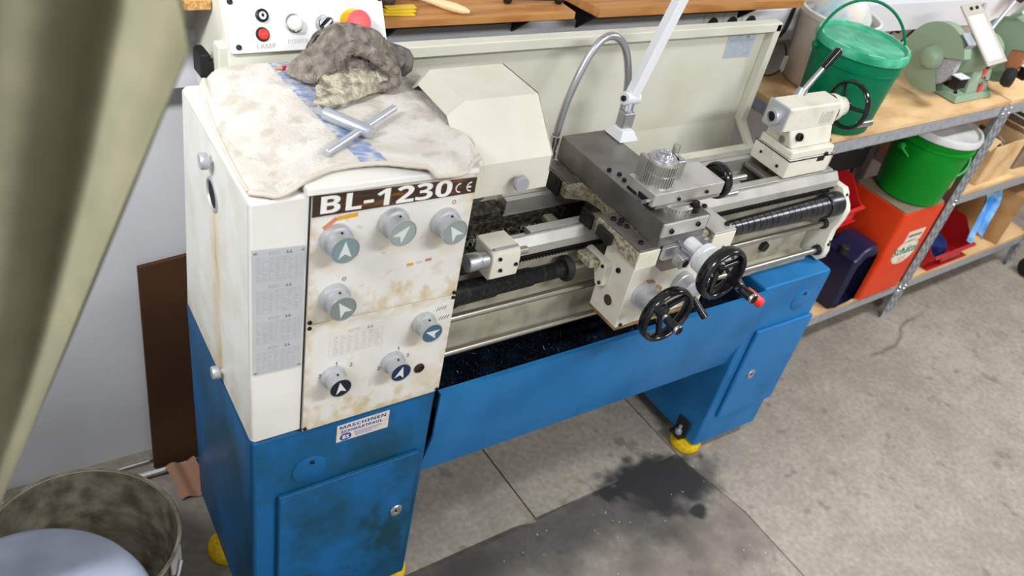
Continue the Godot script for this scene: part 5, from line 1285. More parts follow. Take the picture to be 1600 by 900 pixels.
		m = MB.new(); m.lathe(Vector3(x - 0.02 if s[1] < 0 else x + 0.02, 0.135, 0), Vector3(s[1], 0, 0), [Vector2(0.040, 0), Vector2(0.036, 0.008), Vector2(0.032, 0.022), Vector2(0.022, 0.03), Vector2(0.006, 0.034), Vector2(0, 0.034)], 32); obj("end_cap", m, gm, gr)
		# tool rest and spark deflector
		m = MB.new(); m.box(Vector3(x + 0.012, 0.098, 0.105), Vector3(0.05, 0.034, 0.034), 0.003); m.box(Vector3(x + 0.03, 0.075, 0.07), Vector3(0.016, 0.02, 0.07), 0.003); obj("tool_rest", m, M.screw, gr)
		m = MB.new(); m.box(Vector3(x + 0.012, 0.117, 0.105), Vector3(0.052, 0.004, 0.036), 0.001); obj("rest_top", m, M.lamp_white, gr)
		m = MB.new(); m.X = Transform3D(Basis(Vector3(1, 0, 0), 0.5), Vector3(x + 0.0, 0.226, 0.075)); m.box(Vector3.ZERO, Vector3(0.042, 0.004, 0.045), 0.001); m.box(Vector3(0, -0.02, 0.022), Vector3(0.042, 0.04, 0.003), 0.001); obj("spark_deflector", m, M.galv, gr)
	m = MB.new(); m.lathe(Vector3(0.135, 0.08, 0.075), Vector3(0.2, 0.1, 1), [Vector2(0, 0), Vector2(0.028, 0.004), Vector2(0.034, 0.02), Vector2(0.03, 0.036), Vector2(0, 0.042)], 28); obj("clamp_knob", m, M.black_matt, gr)
	m = MB.new(); m.box(Vector3(0.052, 0.085, 0.051), Vector3(0.02, 0.036, 0.008), 0.002); m.box(Vector3(0.05, 0.034, 0.065), Vector3(0.02, 0.03, 0.008), 0.002); obj("warning_tag", m, mat(c8(216, 84, 80), 0.5), gr)
	m = MB.new(); m.lathe(Vector3(0.05, 0.06, 0.056), Vector3(0, 0.2, 1), [Vector2(0.016, 0), Vector2(0.014, 0.006), Vector2(0.007, 0.008), Vector2(0.006, 0.018), Vector2(0, 0.018)], 20); obj("toggle_switch", m, M.chrome, gr)
	for q in [Vector3(0.03, 0.11, 0.058), Vector3(-0.075, 0.024, 0.05), Vector3(0.118, 0.024, 0.05)]: screw(gr, q, Vector3(0, 0.4, 1), 0.007)
	# eye shield on a tilted frame
	m = MB.new()
	var bas := Basis(Vector3(1, 0, 0), -0.95) * Basis(Vector3(0, 0, 1), 0.08)
	m.X = Transform3D(bas, Vector3(-0.05, 0.215, 0.03))
	for q in [[Vector3(0, 0.088, 0), Vector3(0.125, 0.04, 0.007)], [Vector3(0, -0.1, 0), Vector3(0.125, 0.016, 0.007)], [Vector3(-0.055, -0.012, 0), Vector3(0.015, 0.17, 0.007)], [Vector3(0.055, -0.012, 0), Vector3(0.015, 0.17, 0.007)]]: m.box(q[0], q[1], 0.002)
	obj("shield_frame", m, mat(c8(186, 176, 166), 0.5), gr)
	m = MB.new(); m.X = Transform3D(bas, Vector3(-0.05, 0.215, 0.03)); m.box(Vector3(0, -0.012, 0), Vector3(0.098, 0.165, 0.003)); obj("shield_pane", m, mat(c8(240, 242, 242), 0.12), gr)
	for x in [-0.018, 0.018]: screw(gr, Vector3(-0.05, 0.215, 0.03) + bas * Vector3(x, 0.09, 0.0035), bas * Vector3(0, 0, 1), 0.006)
	m = MB.new(); m.cyl(Vector3(0.0, 0.195, -0.02), Vector3(0.005, 0.285, -0.045), 0.006, 0.006, 10); m.cyl(Vector3(0.075, 0.19, -0.02), Vector3(0.20, 0.28, -0.05), 0.008, 0.008, 10); obj("shield_arm", m, M.galv, gr)
	# second shield, edge on, by the right wheel
	m = MB.new(); m.X = Transform3D(Basis(Vector3(0, 0, 1), 0.5) * Basis(Vector3(1, 0, 0), -0.8), Vector3(0.22, 0.29, 0.0)); m.box(Vector3.ZERO, Vector3(0.16, 0.012, 0.07), 0.002); obj("side_shield", m, gm, gr)
	m = MB.new(); m.lathe(Vector3(0.215, 0.23, 0.045), Vector3(1, 0.2, 0.1), [Vector2(0, 0), Vector2(0.02, 0.004), Vector2(0.026, 0.02), Vector2(0.024, 0.08), Vector2(0, 0.09)], 24); obj("shield_clamp", m, mat(c8(88, 92, 96), 0.4), gr)

	# what stands on the low shelf
	var redm := tmat(ntex(75, 0.02, [[0.0, c8(206, 52, 20)], [0.6, c8(226, 66, 26)], [1.0, c8(214, 74, 40)]], 128), 2.0, 0.4)
	var can := thing("oil_canister", "tall square orange-red metal canister with a white oval label", "canister", Vector3(2.628, low, -0.366), 0.03)
	m = MB.new()
	var sq := []
	for c in [[1, 1], [-1, 1], [-1, -1], [1, -1]]:
		for i in 5:
			var a: float = {1: {1: 0.0, -1: 1.5}, -1: {1: 0.5, -1: 1.0}}[c[0]][c[1]] * PI + PI * 0.5 * i / 4.0
			sq.append(Vector2(c[0] * 0.121 + cos(a) * 0.014, c[1] * 0.106 + sin(a) * 0.014))
	m.up(sq, 0.002, 0.392, 0.003)
	obj("body", m, redm, can)
	m = MB.new(); m.up(sq.map(func(p): return p * 0.97), 0.392, 0.4, 0.002); obj("top_seam", m, mat(c8(150, 130, 110), 0.5, 0.3), can)
	m = MB.new()
	var ov := []
	for i in 40: ov.append(Vector2(cos(TAU * i / 40.0) * 0.079, sin(TAU * i / 40.0) * 0.056))
	m.X = Transform3D(Basis(), Vector3(0.018, 0.2, 0.12)); m.face(ov, 0, 0.0008)
	obj("oval_label", m, mat(c8(232, 226, 212), 0.5), can)
	m = MB.new(); m.X = Transform3D(Basis(), Vector3(0.018, 0.2, 0.1208)); 
	var pr := []
	for i in 41: pr.append(Vector3(cos(TAU * i / 40.0) * 0.073, sin(TAU * i / 40.0) * 0.0505, 0))
	m.tube(pr, 0.0008, 4); obj("label_border", m, mat(c8(206, 116, 88), 0.5), can)
	m = MB.new(); m.box(Vector3(0.026, 0.271, 0.1204), Vector3(0.112, 0.052, 0.0008)); obj("upper_label", m, mat(c8(232, 214, 196), 0.5), can)
	letters("Schátol", 0.034, mat(c8(20, 128, 72), 0.5), can, Vector3(0.018, 0.207, 0.1216), Basis(), "label_lettering", 1.0, true, 0.0004)
	m = MB.new()
	for i in 3: m.box(Vector3(0.018 + [0, 0.004, -0.003][i], 0.174 - i * 0.0085, 0.1212), Vector3(0.06 - 0.014 * i, 0.004, 0.0005))
	obj("label_print", m, mat(c8(216, 150, 130), 0.5), can)
	m = MB.new()
	for i in 9: m.box(Vector3(-0.014 + i * 0.0098, 0.275, 0.1212), Vector3(0.0065, 0.0095 if i % 3 else 0.008, 0.0005))
	obj("label_type", m, mat(c8(60, 44, 42), 0.5), can)

	var g2 := tmat(ntex(76, 0.01, [[0.0, c8(4, 120, 28)], [1.0, c8(14, 150, 40)]], 128), 2.0, 0.35)
	var bk := thing("paint_bucket", "bright green plastic bucket with a white lid on top of the red canister", "bucket", Vector3(2.655, low + 0.4005, -0.362))
	m = MB.new(); m.lathe(Vector3.ZERO, Vector3.UP, [Vector2(0, 0.001), Vector2(0.115, 0.001), Vector2(0.121, 0.006), Vector2(0.138, 0.215), Vector2(0.145, 0.217), Vector2(0.145, 0.226), Vector2(0.139, 0.228), Vector2(0.141, 0.262), Vector2(0.12, 0.262)], 64); obj("body", m, g2, bk)
	m = MB.new(); m.lathe(Vector3.ZERO, Vector3.UP, [Vector2(0.142, 0.25), Vector2(0.149, 0.25), Vector2(0.150, 0.268), Vector2(0.146, 0.276), Vector2(0.138, 0.276), Vector2(0.132, 0.266), Vector2(0, 0.268)], 64); obj("lid", m, tmat(ntex(77, 0.02, [[0.0, c8(182, 182, 178)], [1.0, c8(228, 228, 226)]], 64), 3.0, 0.4), bk)
	bucket_handle(bk, 0.147, 0.205, Vector3(0.9, 0.12, 0.2).normalized(), Vector3(0.12, -0.55, 0.83).normalized(), mat(c8(36, 160, 66), 0.35), 0.0045)

	# dark blue jerrycan
	var jg := thing("plastic_jerrycan", "dark navy plastic jerrycan with a moulded grip beside the red canister", "jerrycan", Vector3(2.392, low, -0.315), 0.1)
	var navy := mat(c8(24, 26, 62), 0.38)
	m = MB.new()
	var jo := [Vector2(-0.075, 0), Vector2(0.075, 0), Vector2(0.082, 0.008), Vector2(0.082, 0.20), Vector2(0.078, 0.235), Vector2(0.06, 0.262), Vector2(0.03, 0.27), Vector2(-0.02, 0.262), Vector2(-0.045, 0.25), Vector2(-0.055, 0.235), Vector2(-0.078, 0.225), Vector2(-0.082, 0.20), Vector2(-0.082, 0.008)]
	m.X = Transform3D(Basis(), Vector3(0, 0, -0.075)); m.prism(PackedVector2Array(jo), 0.15, 0.022)
	obj("body", m, navy, jg)
	m = MB.new(); m.X = Transform3D(Basis(), Vector3(0.022, 0.238, 0.066)); m.box(Vector3.ZERO, Vector3(0.07, 0.02, 0.022), 0.008); obj("grip_recess", m, M.black_matt, jg)
	m = MB.new(); m.cyl(Vector3(-0.066, 0.222, 0), Vector3(-0.066, 0.252, 0), 0.019, 0.018, 24, 0.003); obj("cap", m, M.black_matt, jg)

	# red open-fronted bins
	bin(Vector3(2.217, low, -0.52), 0.05, 0.17, 0.24, 0.296, "deep red plastic picking bin standing on the low shelf behind the navy jerrycan", c8(196, 30, 34))
	bin(Vector3(2.33, low + 0.30, -0.49), 0.1, 0.15, 0.26, 0.15, "upper red plastic picking bin stacked behind the lathe's tail end", c8(206, 36, 40))
	bin(Vector3(3.16, low, -0.42), 0.04, 0.32, 0.28, 0.15, "wide red plastic picking bin right of the slotted post", c8(178, 30, 34))
	m = MB.new(); m.lathe(Vector3(3.12, low + 0.004, -0.42), Vector3.UP, [Vector2(0, 0), Vector2(0.10, 0.002), Vector2(0.10, 0.06), Vector2(0.06, 0.09), Vector2(0, 0.1)], 24, func(t): return 1.0 + 0.15 * sin(3 * t) + 0.08 * sin(8 * t)); tag(obj("blue_cloth", m, tmat(ntex(78, 0.05, [[0.0, c8(14, 22, 60)], [1.0, c8(44, 62, 120)]], 64), 5.0, 0.9)), "dark blue rags heaped inside the wide red bin", "rags")
	m = MB.new()
	m.sheet(func(u, v): return Vector3(3.29 + 0.1 * u + 0.02 * sin(v * 5), low + 0.30 - 0.20 * v + 0.02 * sin(u * 7 + v * 4), -0.35 + 0.05 * v + 0.018 * sin(u * 9.0)), 20, 20, 0.003)
	tag(obj("blue_packet", m, tmat(ntex(79, 0.03, [[0.0, c8(40, 110, 200)], [0.5, c8(70, 150, 224)], [0.75, c8(190, 220, 240)], [1.0, c8(236, 240, 244)]], 64), 5.0, 0.3)), "crumpled blue and white plastic packet hanging over the red bin's end", "packet")

	# cardboard boxes
	carton(Vector3(3.13, mid, -0.42), 0.08, Vector3(0.26, 0.165, 0.24), "open cardboard box with a plain front on the middle shelf", M.ply, true)
	carton(Vector3(3.46, mid, -0.45), 0.0, Vector3(0.22, 0.12, 0.24), "grey-brown open box at the far end of the middle shelf", tmat(ntex(81, 0.03, [[0.0, c8(120, 104, 88)], [1.0, c8(158, 140, 120)]], 64), 3.0, 0.8), true)
	carton(Vector3(3.66, low, -0.44), 0.35, Vector3(0.24, 0.24, 0.22), "brown cardboard box on the lowest shelf behind the blue packet", tmat(ntex(82, 0.03, [[0.0, c8(150, 112, 70)], [1.0, c8(188, 146, 98)]], 64), 3.0, 0.8), false)
	m = MB.new(); m.box(Vector3(0, 0.16, 0), Vector3(0.26, 0.319, 0.2), 0.008); var db := obj("dark_case", m, M.black_matt); db.position = Vector3(1.955, low, -0.48); tag(db, "black equipment case in the shade of the shelf rack behind the tailstock", "case")
	m = MB.new(); m.box(Vector3(0, 0.12, 0), Vector3(0.26, 0.24, 0.1), 0.006); var db2 := obj("black_crate", m, M.black_matt); db2.position = Vector3(2.36, low + 0.452, -0.53); tag(db2, "black plastic crate on the upper red bin under the shelf top", "crate")
	m = MB.new(); m.X = Transform3D(Basis(Vector3(0, 0, 1), -0.12), Vector3(2.37, low + 0.58, -0.478)); m.box(Vector3.ZERO, Vector3(0.13, 0.07, 0.004), 0.001); var lbp := obj("grey_panel", m, mat(c8(120, 118, 124), 0.6)); tag(lbp, "slanted grey panel leaning on the black crate under the shelf top", "panel")
	# small parts in the open carton
	for i in 5:
		m = MB.new(); m.torus(Vector3.ZERO, Vector3(0.3 * i - 0.6, 1, 0.2), 0.035, 0.008, 24, 8)
		var t := obj("hose_ring", m, mat([c8(150, 140, 120), c8(90, 84, 76), c8(170, 160, 140), c8(70, 66, 62), c8(130, 116, 96)][i], 0.7)); t.position = Vector3(3.06 + 0.035 * i, mid + 0.13 + 0.012 * (i % 2), -0.42 + 0.03 * (i % 3)); tag(t, ["tan ring of tubing, leftmost in the open cardboard box", "dark brown ring of tubing, second from the left in the open box", "pale beige ring of tubing in the middle of the open box", "blackish ring of tubing right of the middle in the open box", "brown ring of tubing, rightmost in the open cardboard box"][i], "ring", "rings in the open box")
	# caster of something beyond the rack
	m = MB.new(); m.lathe(Vector3(3.87, 0.045, -0.22), Vector3(1, 0, 0.3), [Vector2(0, 0), Vector2(0.04, 0), Vector2(0.045, 0.006), Vector2(0.045, 0.026), Vector2(0.04, 0.032), Vector2(0, 0.032)], 28)
	m.box(Vector3(3.885, 0.09, -0.22), Vector3(0.06, 0.06, 0.05), 0.006)
	tag(obj("castor", m, M.black_matt), "black castor wheel on the floor at the far end of the racks", "castor")

func bin(o: Vector3, yaw: float, w: float, l: float, h: float, label: String, col: Color):
	var b := thing("picking_bin", label, "bin", o, yaw)
	var mt := mat(col, 0.35)
	var t := 0.004
	var m := MB.new()
	m.box(Vector3(0, t / 2 + 0.001, 0), Vector3(w, t, l), 0.001)
	obj("floor_plate", m, mt, b)
	for s in [-1.0, 1.0]:
		m = MB.new()
		m.along_x([Vector2(-l / 2, 0.001), Vector2(l / 2 - 0.03, 0.001), Vector2(l / 2, h * 0.45), Vector2(l / 2 - 0.02, h * 0.5), Vector2(l / 2 - 0.09, h), Vector2(-l / 2, h)], s * w / 2 - t / 2, s * w / 2 + t / 2)
		obj("side_wall", m, mt, b)
	m = MB.new(); m.box(Vector3(0, h / 2, -l / 2 + t / 2), Vector3(w, h, t), 0.001); obj("back_wall", m, mt, b)
	m = MB.new(); m.X = Transform3D(Basis(Vector3(1, 0, 0), 0.42), Vector3(0, h * 0.23, l / 2 - 0.017)); m.box(Vector3.ZERO, Vector3(w, h * 0.5, t), 0.001); m.box(Vector3(0, h * 0.25, 0.006), Vector3(w, 0.012, 0.016), 0.002); obj("front_lip", m, mt, b)
	m = MB.new(); m.box(Vector3(0, h * 0.27, l / 2 - 0.002), Vector3(w * 0.5, 0.028, 0.006), 0.002); m.X = Transform3D.IDENTITY; obj("label_holder", m, mat(col.lightened(0.12), 0.4), b)

func carton(o: Vector3, yaw: float, s: Vector3, label: String, mt: Material, open: bool):
	var b := thing("cardboard_box", label, "box", o, yaw)
	var t := 0.005
	for q in [["front_wall", Vector3(0, s.y / 2, s.z / 2), Vector3(s.x, s.y, t)], ["back_wall", Vector3(0, s.y / 2, -s.z / 2), Vector3(s.x, s.y, t)], ["side_wall", Vector3(-s.x / 2, s.y / 2, 0), Vector3(t, s.y, s.z)], ["side_wall", Vector3(s.x / 2, s.y / 2, 0), Vector3(t, s.y, s.z)], ["floor_panel", Vector3(0, t / 2 + 0.001, 0), Vector3(s.x, t, s.z)]]:
		var m := MB.new(); m.box(q[1] + Vector3(0, 0.0006, 0), q[2], 0.001); obj(q[0], m, mt, b)
	if open:
		for sg in [-1.0, 1.0]:
			var m := MB.new(); m.X = Transform3D(Basis(Vector3(0, 0, 1), sg * -0.5), Vector3(sg * (s.x / 2 + s.x * 0.1), s.y + s.x * 0.035, 0)); m.box(Vector3.ZERO, Vector3(s.x * 0.26, t, s.z), 0.001); obj("flap", m, mt, b)
	else:
		for sg in [-1.0, 1.0]:
			var m := MB.new(); m.box(Vector3(sg * s.x * 0.25, s.y + t / 2, 0), Vector3(s.x * 0.49, t, s.z), 0.001); obj("flap", m, mt, b)

# ---------------------------------------------------------------- things at the left
func left_side():
	# galvanised bucket
	var b := thing("steel_bucket", "old galvanised steel bucket, dirty inside, on the floor beside the lathe", "bucket", Vector3(-0.287, 0, -0.19))
	var m := MB.new()
	m.lathe(Vector3.ZERO, Vector3.UP, [Vector2(0, 0.012), Vector2(0.132, 0.012), Vector2(0.135, 0.001), Vector2(0.139, 0.001), Vector2(0.141, 0.012), Vector2(0.186, 0.335), Vector2(0.191, 0.337), Vector2(0.1925, 0.342), Vector2(0.19, 0.347), Vector2(0.185, 0.346), Vector2(0.182, 0.335), Vector2(0.169, 0.24), Vector2(0.1665, 0.236), Vector2(0.165, 0.225), Vector2(0.138, 0.018), Vector2(0, 0.018)], 64)
	obj("body", m, M.galv_dirty, b)
	m = MB.new(); m.torus(Vector3(0, 0.342, 0), Vector3.UP, 0.188, 0.0042, 64, 10); obj("rolled_rim", m, tmat(ntex(90, 0.05, [[0.0, c8(150, 148, 138)], [1.0, c8(206, 204, 194)]], 64), 6.0, 0.4, 0.4), b)
	for a in [0.62, 0.62 + PI]:
		m = MB.new(); m.X = Transform3D(Basis(Vector3.UP, -a + PI / 2), Vector3(cos(a) * 0.187, 0.315, sin(a) * 0.187)); m.box(Vector3(0, 0, 0), Vector3(0.05, 0.055, 0.01), 0.004); obj("handle_lug", m, mat(c8(190, 186, 172), 0.5, 0.2), b)
	m = MB.new()
	var hp := []
	for i in 25:
		var t := PI * i / 24.0
		var d := Vector3(cos(0.62), 0, sin(0.62)); var s := Vector3(-sin(0.62), 0, cos(0.62))
		hp.append(d * cos(t) * 0.199 + s * sin(t) * 0.12 + Vector3(0, 0.315 - 0.18 * sin(t), 0))
	m.tube(hp, 0.0035, 8); obj("wire_handle", m, M.galv, b)

	# tall round padded stool close to the camera
	var s := thing("padded_stool", "round stool with a blue-grey padded seat in front of the steel bucket", "stool", Vector3(-0.415, 0, 0.294))
	m = MB.new()
	m.lathe(Vector3.ZERO, Vector3.UP, [Vector2(0, 0.765), Vector2(0.13, 0.765), Vector2(0.146, 0.772), Vector2(0.1545, 0.79), Vector2(0.1545, 0.812), Vector2(0.147, 0.83), Vector2(0.128, 0.843), Vector2(0.085, 0.850), Vector2(0.0, 0.853)], 64)
	obj("seat", m, tmat(ntex(91, 0.05, [[0.0, c8(116, 121, 137)], [1.0, c8(130, 135, 150)]], 64), 4.0, 0.7), s)
	m = MB.new(); m.cyl(Vector3(0, 0.75, 0), Vector3(0, 0.764, 0), 0.12, 0.12, 40, 0.002); obj("seat_plate", m, M.black_matt, s)
	m = MB.new(); m.cyl(Vector3(0, 0.10, 0), Vector3(0, 0.75, 0), 0.02, 0.02, 20); obj("column", m, M.alu, s)
	for k in 5:
		m = MB.new()
		var d := Vector3(cos(TAU * k / 5 + 1.25), 0, sin(TAU * k / 5 + 1.25))
		m.tube([Vector3(0, 0.11, 0), d * 0.12 + Vector3(0, 0.075, 0), d * 0.2 + Vector3(0, 0.045, 0), d * 0.215 + Vector3(0, 0.015, 0)], 0.014, 12)
		obj("leg", m, M.black_matt, s)

	# olive cover hanging at the left, close to the camera
	var top := 2.62
	var A := Vector3(-0.222, 0, 0.43); var dirx := Vector3(0.86, 0, 0.51).normalized()
	var nrm := Vector3(-dirx.z, 0, dirx.x)
	var cover := func(u: float, v: float) -> Vector3:
		var y := lerpf(top, 1.0, v)
		# right edge: straight down from the ceiling, then sweeping away to the left
		var xr := 0.018 - 0.41 * maxf(0.0, 1.675 - y) - 0.22 * maxf(0.0, y - 1.675)
		var xl := -0.34
		var x := lerpf(xr, xl, u)
		var k := x * 9.0 + (1.7 - y) * 2.4
		var d := 0.032 * sin(k * 3.6 + 0.2) + 0.014 * sin(k * 7.1 + 0.4) + 0.01 * fb(x * 0.3, y * 0.2, 50)
		d *= 0.35 + 0.65 * smoothstep(0.0, 0.18, u)
		return A + dirx * x + nrm * d + Vector3(0, y, 0)
	m = MB.new(); m.sheet(cover, 90, 70, 0.005)
	var cm := tmat(ntex(92, 0.03, [[0.0, c8(88, 85, 65)], [0.5, c8(95, 92, 71)], [1.0, c8(103, 99, 78)]], 128), 3.0, 0.75)
	cm.rim_enabled = true; cm.rim = 0.2
	tag(obj("canvas_cover", m, cm), "heavy olive-green canvas cover hanging in folds at the left, closest to the camera", "cover")

	# tall tool cabinet left of the frame: its side keeps the lamp off the bucket and the foot of the wall
	var tc := thing("tool_cabinet", "grey steel tool cabinet standing against the wall left of the steel bucket", "cabinet", Vector3(-0.935, 0, -0.14))
	m = MB.new(); m.box(Vector3(0, 0.751, 0), Vector3(0.56, 1.5, 1.0), 0.008); obj("body", m, mat(c8(132, 136, 138), 0.5), tc)
	m = MB.new(); m.box(Vector3(0, 0.78, 0.504), Vector3(0.52, 1.38, 0.012), 0.004); obj("door", m, mat(c8(140, 144, 146), 0.5), tc)
	m = MB.new(); m.box(Vector3(0.2, 0.8, 0.52), Vector3(0.02, 0.12, 0.02), 0.004); obj("handle", m, M.black_matt, tc)

	# hardboard sheet leaning on the wall, tubes and a torn piece of card on the floor
	m = MB.new(); m.hexa([Vector3(-0.04, 0.002, -0.60), Vector3(0.15, 0.002, -0.60), Vector3(0.15, 0.002, -0.612), Vector3(-0.04, 0.002, -0.612), Vector3(-0.012, 0.638, -0.66), Vector3(0.16, 0.655, -0.66), Vector3(0.16, 0.655, -0.672), Vector3(-0.012, 0.638, -0.672)], 0.001)
	tag(obj("hardboard_sheet", m, tmat(ntex(93, 0.02, [[0.0, c8(58, 38, 24)], [1.0, c8(80, 54, 34)]], 64), 2.0, 0.7)), "dark brown hardboard sheet leaning on the wall behind the lathe", "board")
	for q in [[Vector3(-0.42, 0.012, -0.60), Vector3(0.07, 0.03, -0.575), 0.010, "thicker bright steel tube lying along the foot of the wall"], [Vector3(-0.40, 0.008, -0.64), Vector3(0.03, 0.012, -0.635), 0.005, "thin steel rod lying against the wall behind the thicker tube"]]:
		m = MB.new(); m.cyl(q[0], q[1], q[2], q[2], 16); tag(obj("steel_tube", m, M.chrome), q[3], "tube")
	m = MB.new(); m.sheet(func(u, v): return Vector3(-0.02 + 0.075 * u + 0.01 * v, 0.012 + 0.045 * (1 - v) + 0.008 * sin(u * 8), -0.56 + 0.09 * v), 12, 10, 0.003); tag(obj("torn_cardboard", m, mat(c8(156, 116, 92), 0.85)), "torn piece of pinkish cardboard on the floor by the blue cabinet", "cardboard")

# ---------------------------------------------------------------- room
func room():
	# floor: concrete bays with open joints, oil stain round the drain spot
	var bays := [
		[Vector2(-2.2, -0.7), Vector2(0.838, -0.7), Vector2(0.838, 0.0), Vector2(-2.2, 0.04)],
		[Vector2(0.842, -0.7), Vector2(1.418, -0.7), Vector2(1.418, -0.035), Vector2(0.842, -0.004)],
		[Vector2(1.422, -0.7), Vector2(6.4, -0.7), Vector2(6.4, 3.4), Vector2(1.404, 3.4), Vector2(1.466, 0.25), Vector2(1.422, 0.0)],
		[Vector2(-2.2, 0.044), Vector2(1.418, -0.031), Vector2(1.462, 0.25), Vector2(1.40, 3.4), Vector2(-2.2, 3.4)]]
	var m := MB.new(); m.box(Vector3(2.1, -0.065, 1.35), Vector3(8.8, 0.1, 4.3))
	var fl = struct("floor", m, mat(c8(40, 38, 35), 0.9), "grey worn concrete workshop floor with open joints and an oil stain")
	var base := func(x: float, z: float, dark: float) -> Color:
		var t := clampf(0.5 + fb(x * 0.22, z * 0.22, 60) * 0.55 + fb(x * 1.3, z * 1.3, 61) * 0.4 + fb(x * 9.0, z * 9.0, 64) * 0.7, 0, 1)
		var c := c8(136, 127, 115).lerp(c8(166, 157, 144), t)
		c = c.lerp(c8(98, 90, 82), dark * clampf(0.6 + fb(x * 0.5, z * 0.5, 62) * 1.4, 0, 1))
		# stain spreading from the pad's corner
		var px := x - 1.33; var pz := z - 0.10
		var w := 0.09 * fb(x * 0.7, z * 0.7, 63) + 0.035 * fb(x * 3.0, z * 3.0, 67)
		var s1 := smoothstep(0.09, 0.025, sqrt(pow((px + 0.03) * 0.42, 2) + pow((pz + 0.105) * 1.3, 2)) + w)
		var s2 := smoothstep(0.045, 0.02, sqrt(px * px + pow((pz - 0.075) * 1.2, 2)) + w * 0.5)
		var s4 := smoothstep(0.19, 0.05, sqrt(pow(px * 0.8 - 0.02, 2) + pow((pz + 0.02) * 1.5, 2)) + w * 1.3)
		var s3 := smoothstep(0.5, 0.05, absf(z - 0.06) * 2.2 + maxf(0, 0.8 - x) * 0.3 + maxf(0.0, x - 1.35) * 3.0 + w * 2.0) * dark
		s1 = maxf(s1, s4 * 0.55)
		# small dark spots and a hairline crack by the rack
		c = c.lerp(c8(72, 66, 60), clampf((fb(x * 2.0, z * 2.0, 65) - 0.42) * 2.0, 0, 0.3))
		var ck := absf(z - (-0.12 + 0.05 * fb(x * 0.5, 0.0, 66) - 0.22 * (x - 2.7)))
		if x > 2.5 and x < 3.1: c = c.lerp(c8(70, 64, 58), clampf(1.2 - ck * 130.0, 0, 0.4) * smoothstep(3.1, 2.9, x) * smoothstep(2.5, 2.6, x))
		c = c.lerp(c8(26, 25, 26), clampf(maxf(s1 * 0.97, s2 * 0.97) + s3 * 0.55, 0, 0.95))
		return c
	for i in bays.size():
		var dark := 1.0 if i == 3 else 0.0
		m = MB.new(); m.up(bays[i], -0.012, 0.0, 0.0015)
		# planar mapping, one picture for the part of the bay near the lathe
		var x0 := -0.6; var sx := 5.2; var z0 := -0.7; var sz := 2.4
		if i < 2: sx = 2.2; sz = 0.8
		if i == 3: x0 = -0.4; sx = 2.0; z0 = -0.1; sz = 1.3
		for k in m.v.size(): m.u[k] = Vector2((m.v[k].x - x0) / sx, (m.v[k].z - z0) / sz)
		var wd := 900 if i == 2 else 520 if i == 3 else 400
		var tx := paint(wd, int(wd * sz / sx), func(u, v): return base.call(x0 + u * sx, z0 + v * sz, dark))
		var fm := uvmat(tx, 0.7)
		var bay := obj("floor_slab", m, fm, fl)
	# swarf chips scattered on the floor
	var rg := RandomNumberGenerator.new(); rg.seed = 5
	m = MB.new()
	for i in 110:
		var p := Vector3(rg.randf_range(0.45, 2.0), 0.0012, rg.randf_range(-0.3, 0.7))
		m.X = Transform3D(Basis(Vector3.UP, rg.randf() * TAU), p)
		m.box(Vector3.ZERO, Vector3(rg.randf_range(0.002, 0.008), 0.0014, rg.randf_range(0.001, 0.0022)))
	m.X = Transform3D.IDENTITY
	var ch := obj("floor_chips", m, mat(c8(196, 188, 176), 0.5)); tag(ch, "bright metal chips scattered over the concrete floor", "chips", "", "stuff")
	m = MB.new()
	for i in 2600:
		var x := rg.randf_range(0.43, 1.44)
		m.X = Transform3D(Basis.from_euler(Vector3(rg.randf() * 3, rg.randf() * TAU, rg.randf() * 3)), Vector3(x, 0.612 + rg.randf() * rg.randf() * 0.02, rg.randf_range(-0.29, -0.02)))
		m.box(Vector3.ZERO, Vector3(rg.randf_range(0.003, 0.014), 0.0012, rg.randf_range(0.0008, 0.002)))
	m.X = Transform3D.IDENTITY
	tag(obj("tray_swarf", m, mat(c8(38, 54, 76), 0.35, 0.6)), "dark oily metal swarf covering the chip tray's bottom", "swarf", "", "stuff")
	m = MB.new()
	for i in 900:
		var x := rg.randf_range(0.43, 0.80)
		m.X = Transform3D(Basis.from_euler(Vector3(rg.randf() * 3, rg.randf() * TAU, rg.randf() * 3)), Vector3(x, 0.884 + rg.randf() * 0.005, rg.randf_range(-0.236, -0.155)))
		m.box(Vector3.ZERO, Vector3(rg.randf_range(0.003, 0.009), 0.0016, rg.randf_range(0.001, 0.003)))
	m.X = Transform3D.IDENTITY
	tag(obj("bed_swarf", m, mat(c8(150, 148, 142), 0.4, 0.5)), "grey swarf heaped between the lathe's bed ways", "swarf", "", "stuff")

	var wl := tmat(ntex(94, 0.006, [[0.0, c8(202, 201, 202)], [0.5, c8(216, 215, 217)], [1.0, c8(208, 205, 201)]], 256), 0.8, 0.7)
	m = MB.new(); m.box(Vector3(2.1, 1.35, -0.787), Vector3(8.8, 2.94, 0.2)); struct("wall_back", m, wl, "off-white plastered workshop wall behind the lathe")
	m = MB.new(); m.box(Vector3(-2.3, 1.35, 1.35), Vector3(0.2, 2.94, 4.3)); struct("wall_left", m, wl, "pale wall at the left end of the workshop")
	m = MB.new(); m.box(Vector3(6.5, 1.35, 1.35), Vector3(0.2, 2.94, 4.3)); struct("wall_right", m, wl, "pale wall at the right end of the workshop")
	m = MB.new(); m.box(Vector3(2.1, 1.35, 3.5), Vector3(8.8, 2.94, 0.2)); struct("wall_front", m, wl, "pale wall behind the camera")
	m = MB.new(); m.box(Vector3(2.1, 2.87, 1.35), Vector3(8.8, 0.1, 4.3)); struct("ceiling", m, mat(c8(236, 236, 232), 0.8), "white workshop ceiling")
	# cable trunking along the wall with sockets
	m = MB.new(); m.box(Vector3(1.2, 1.132, -0.66), Vector3(5.6, 0.10, 0.054), 0.003)
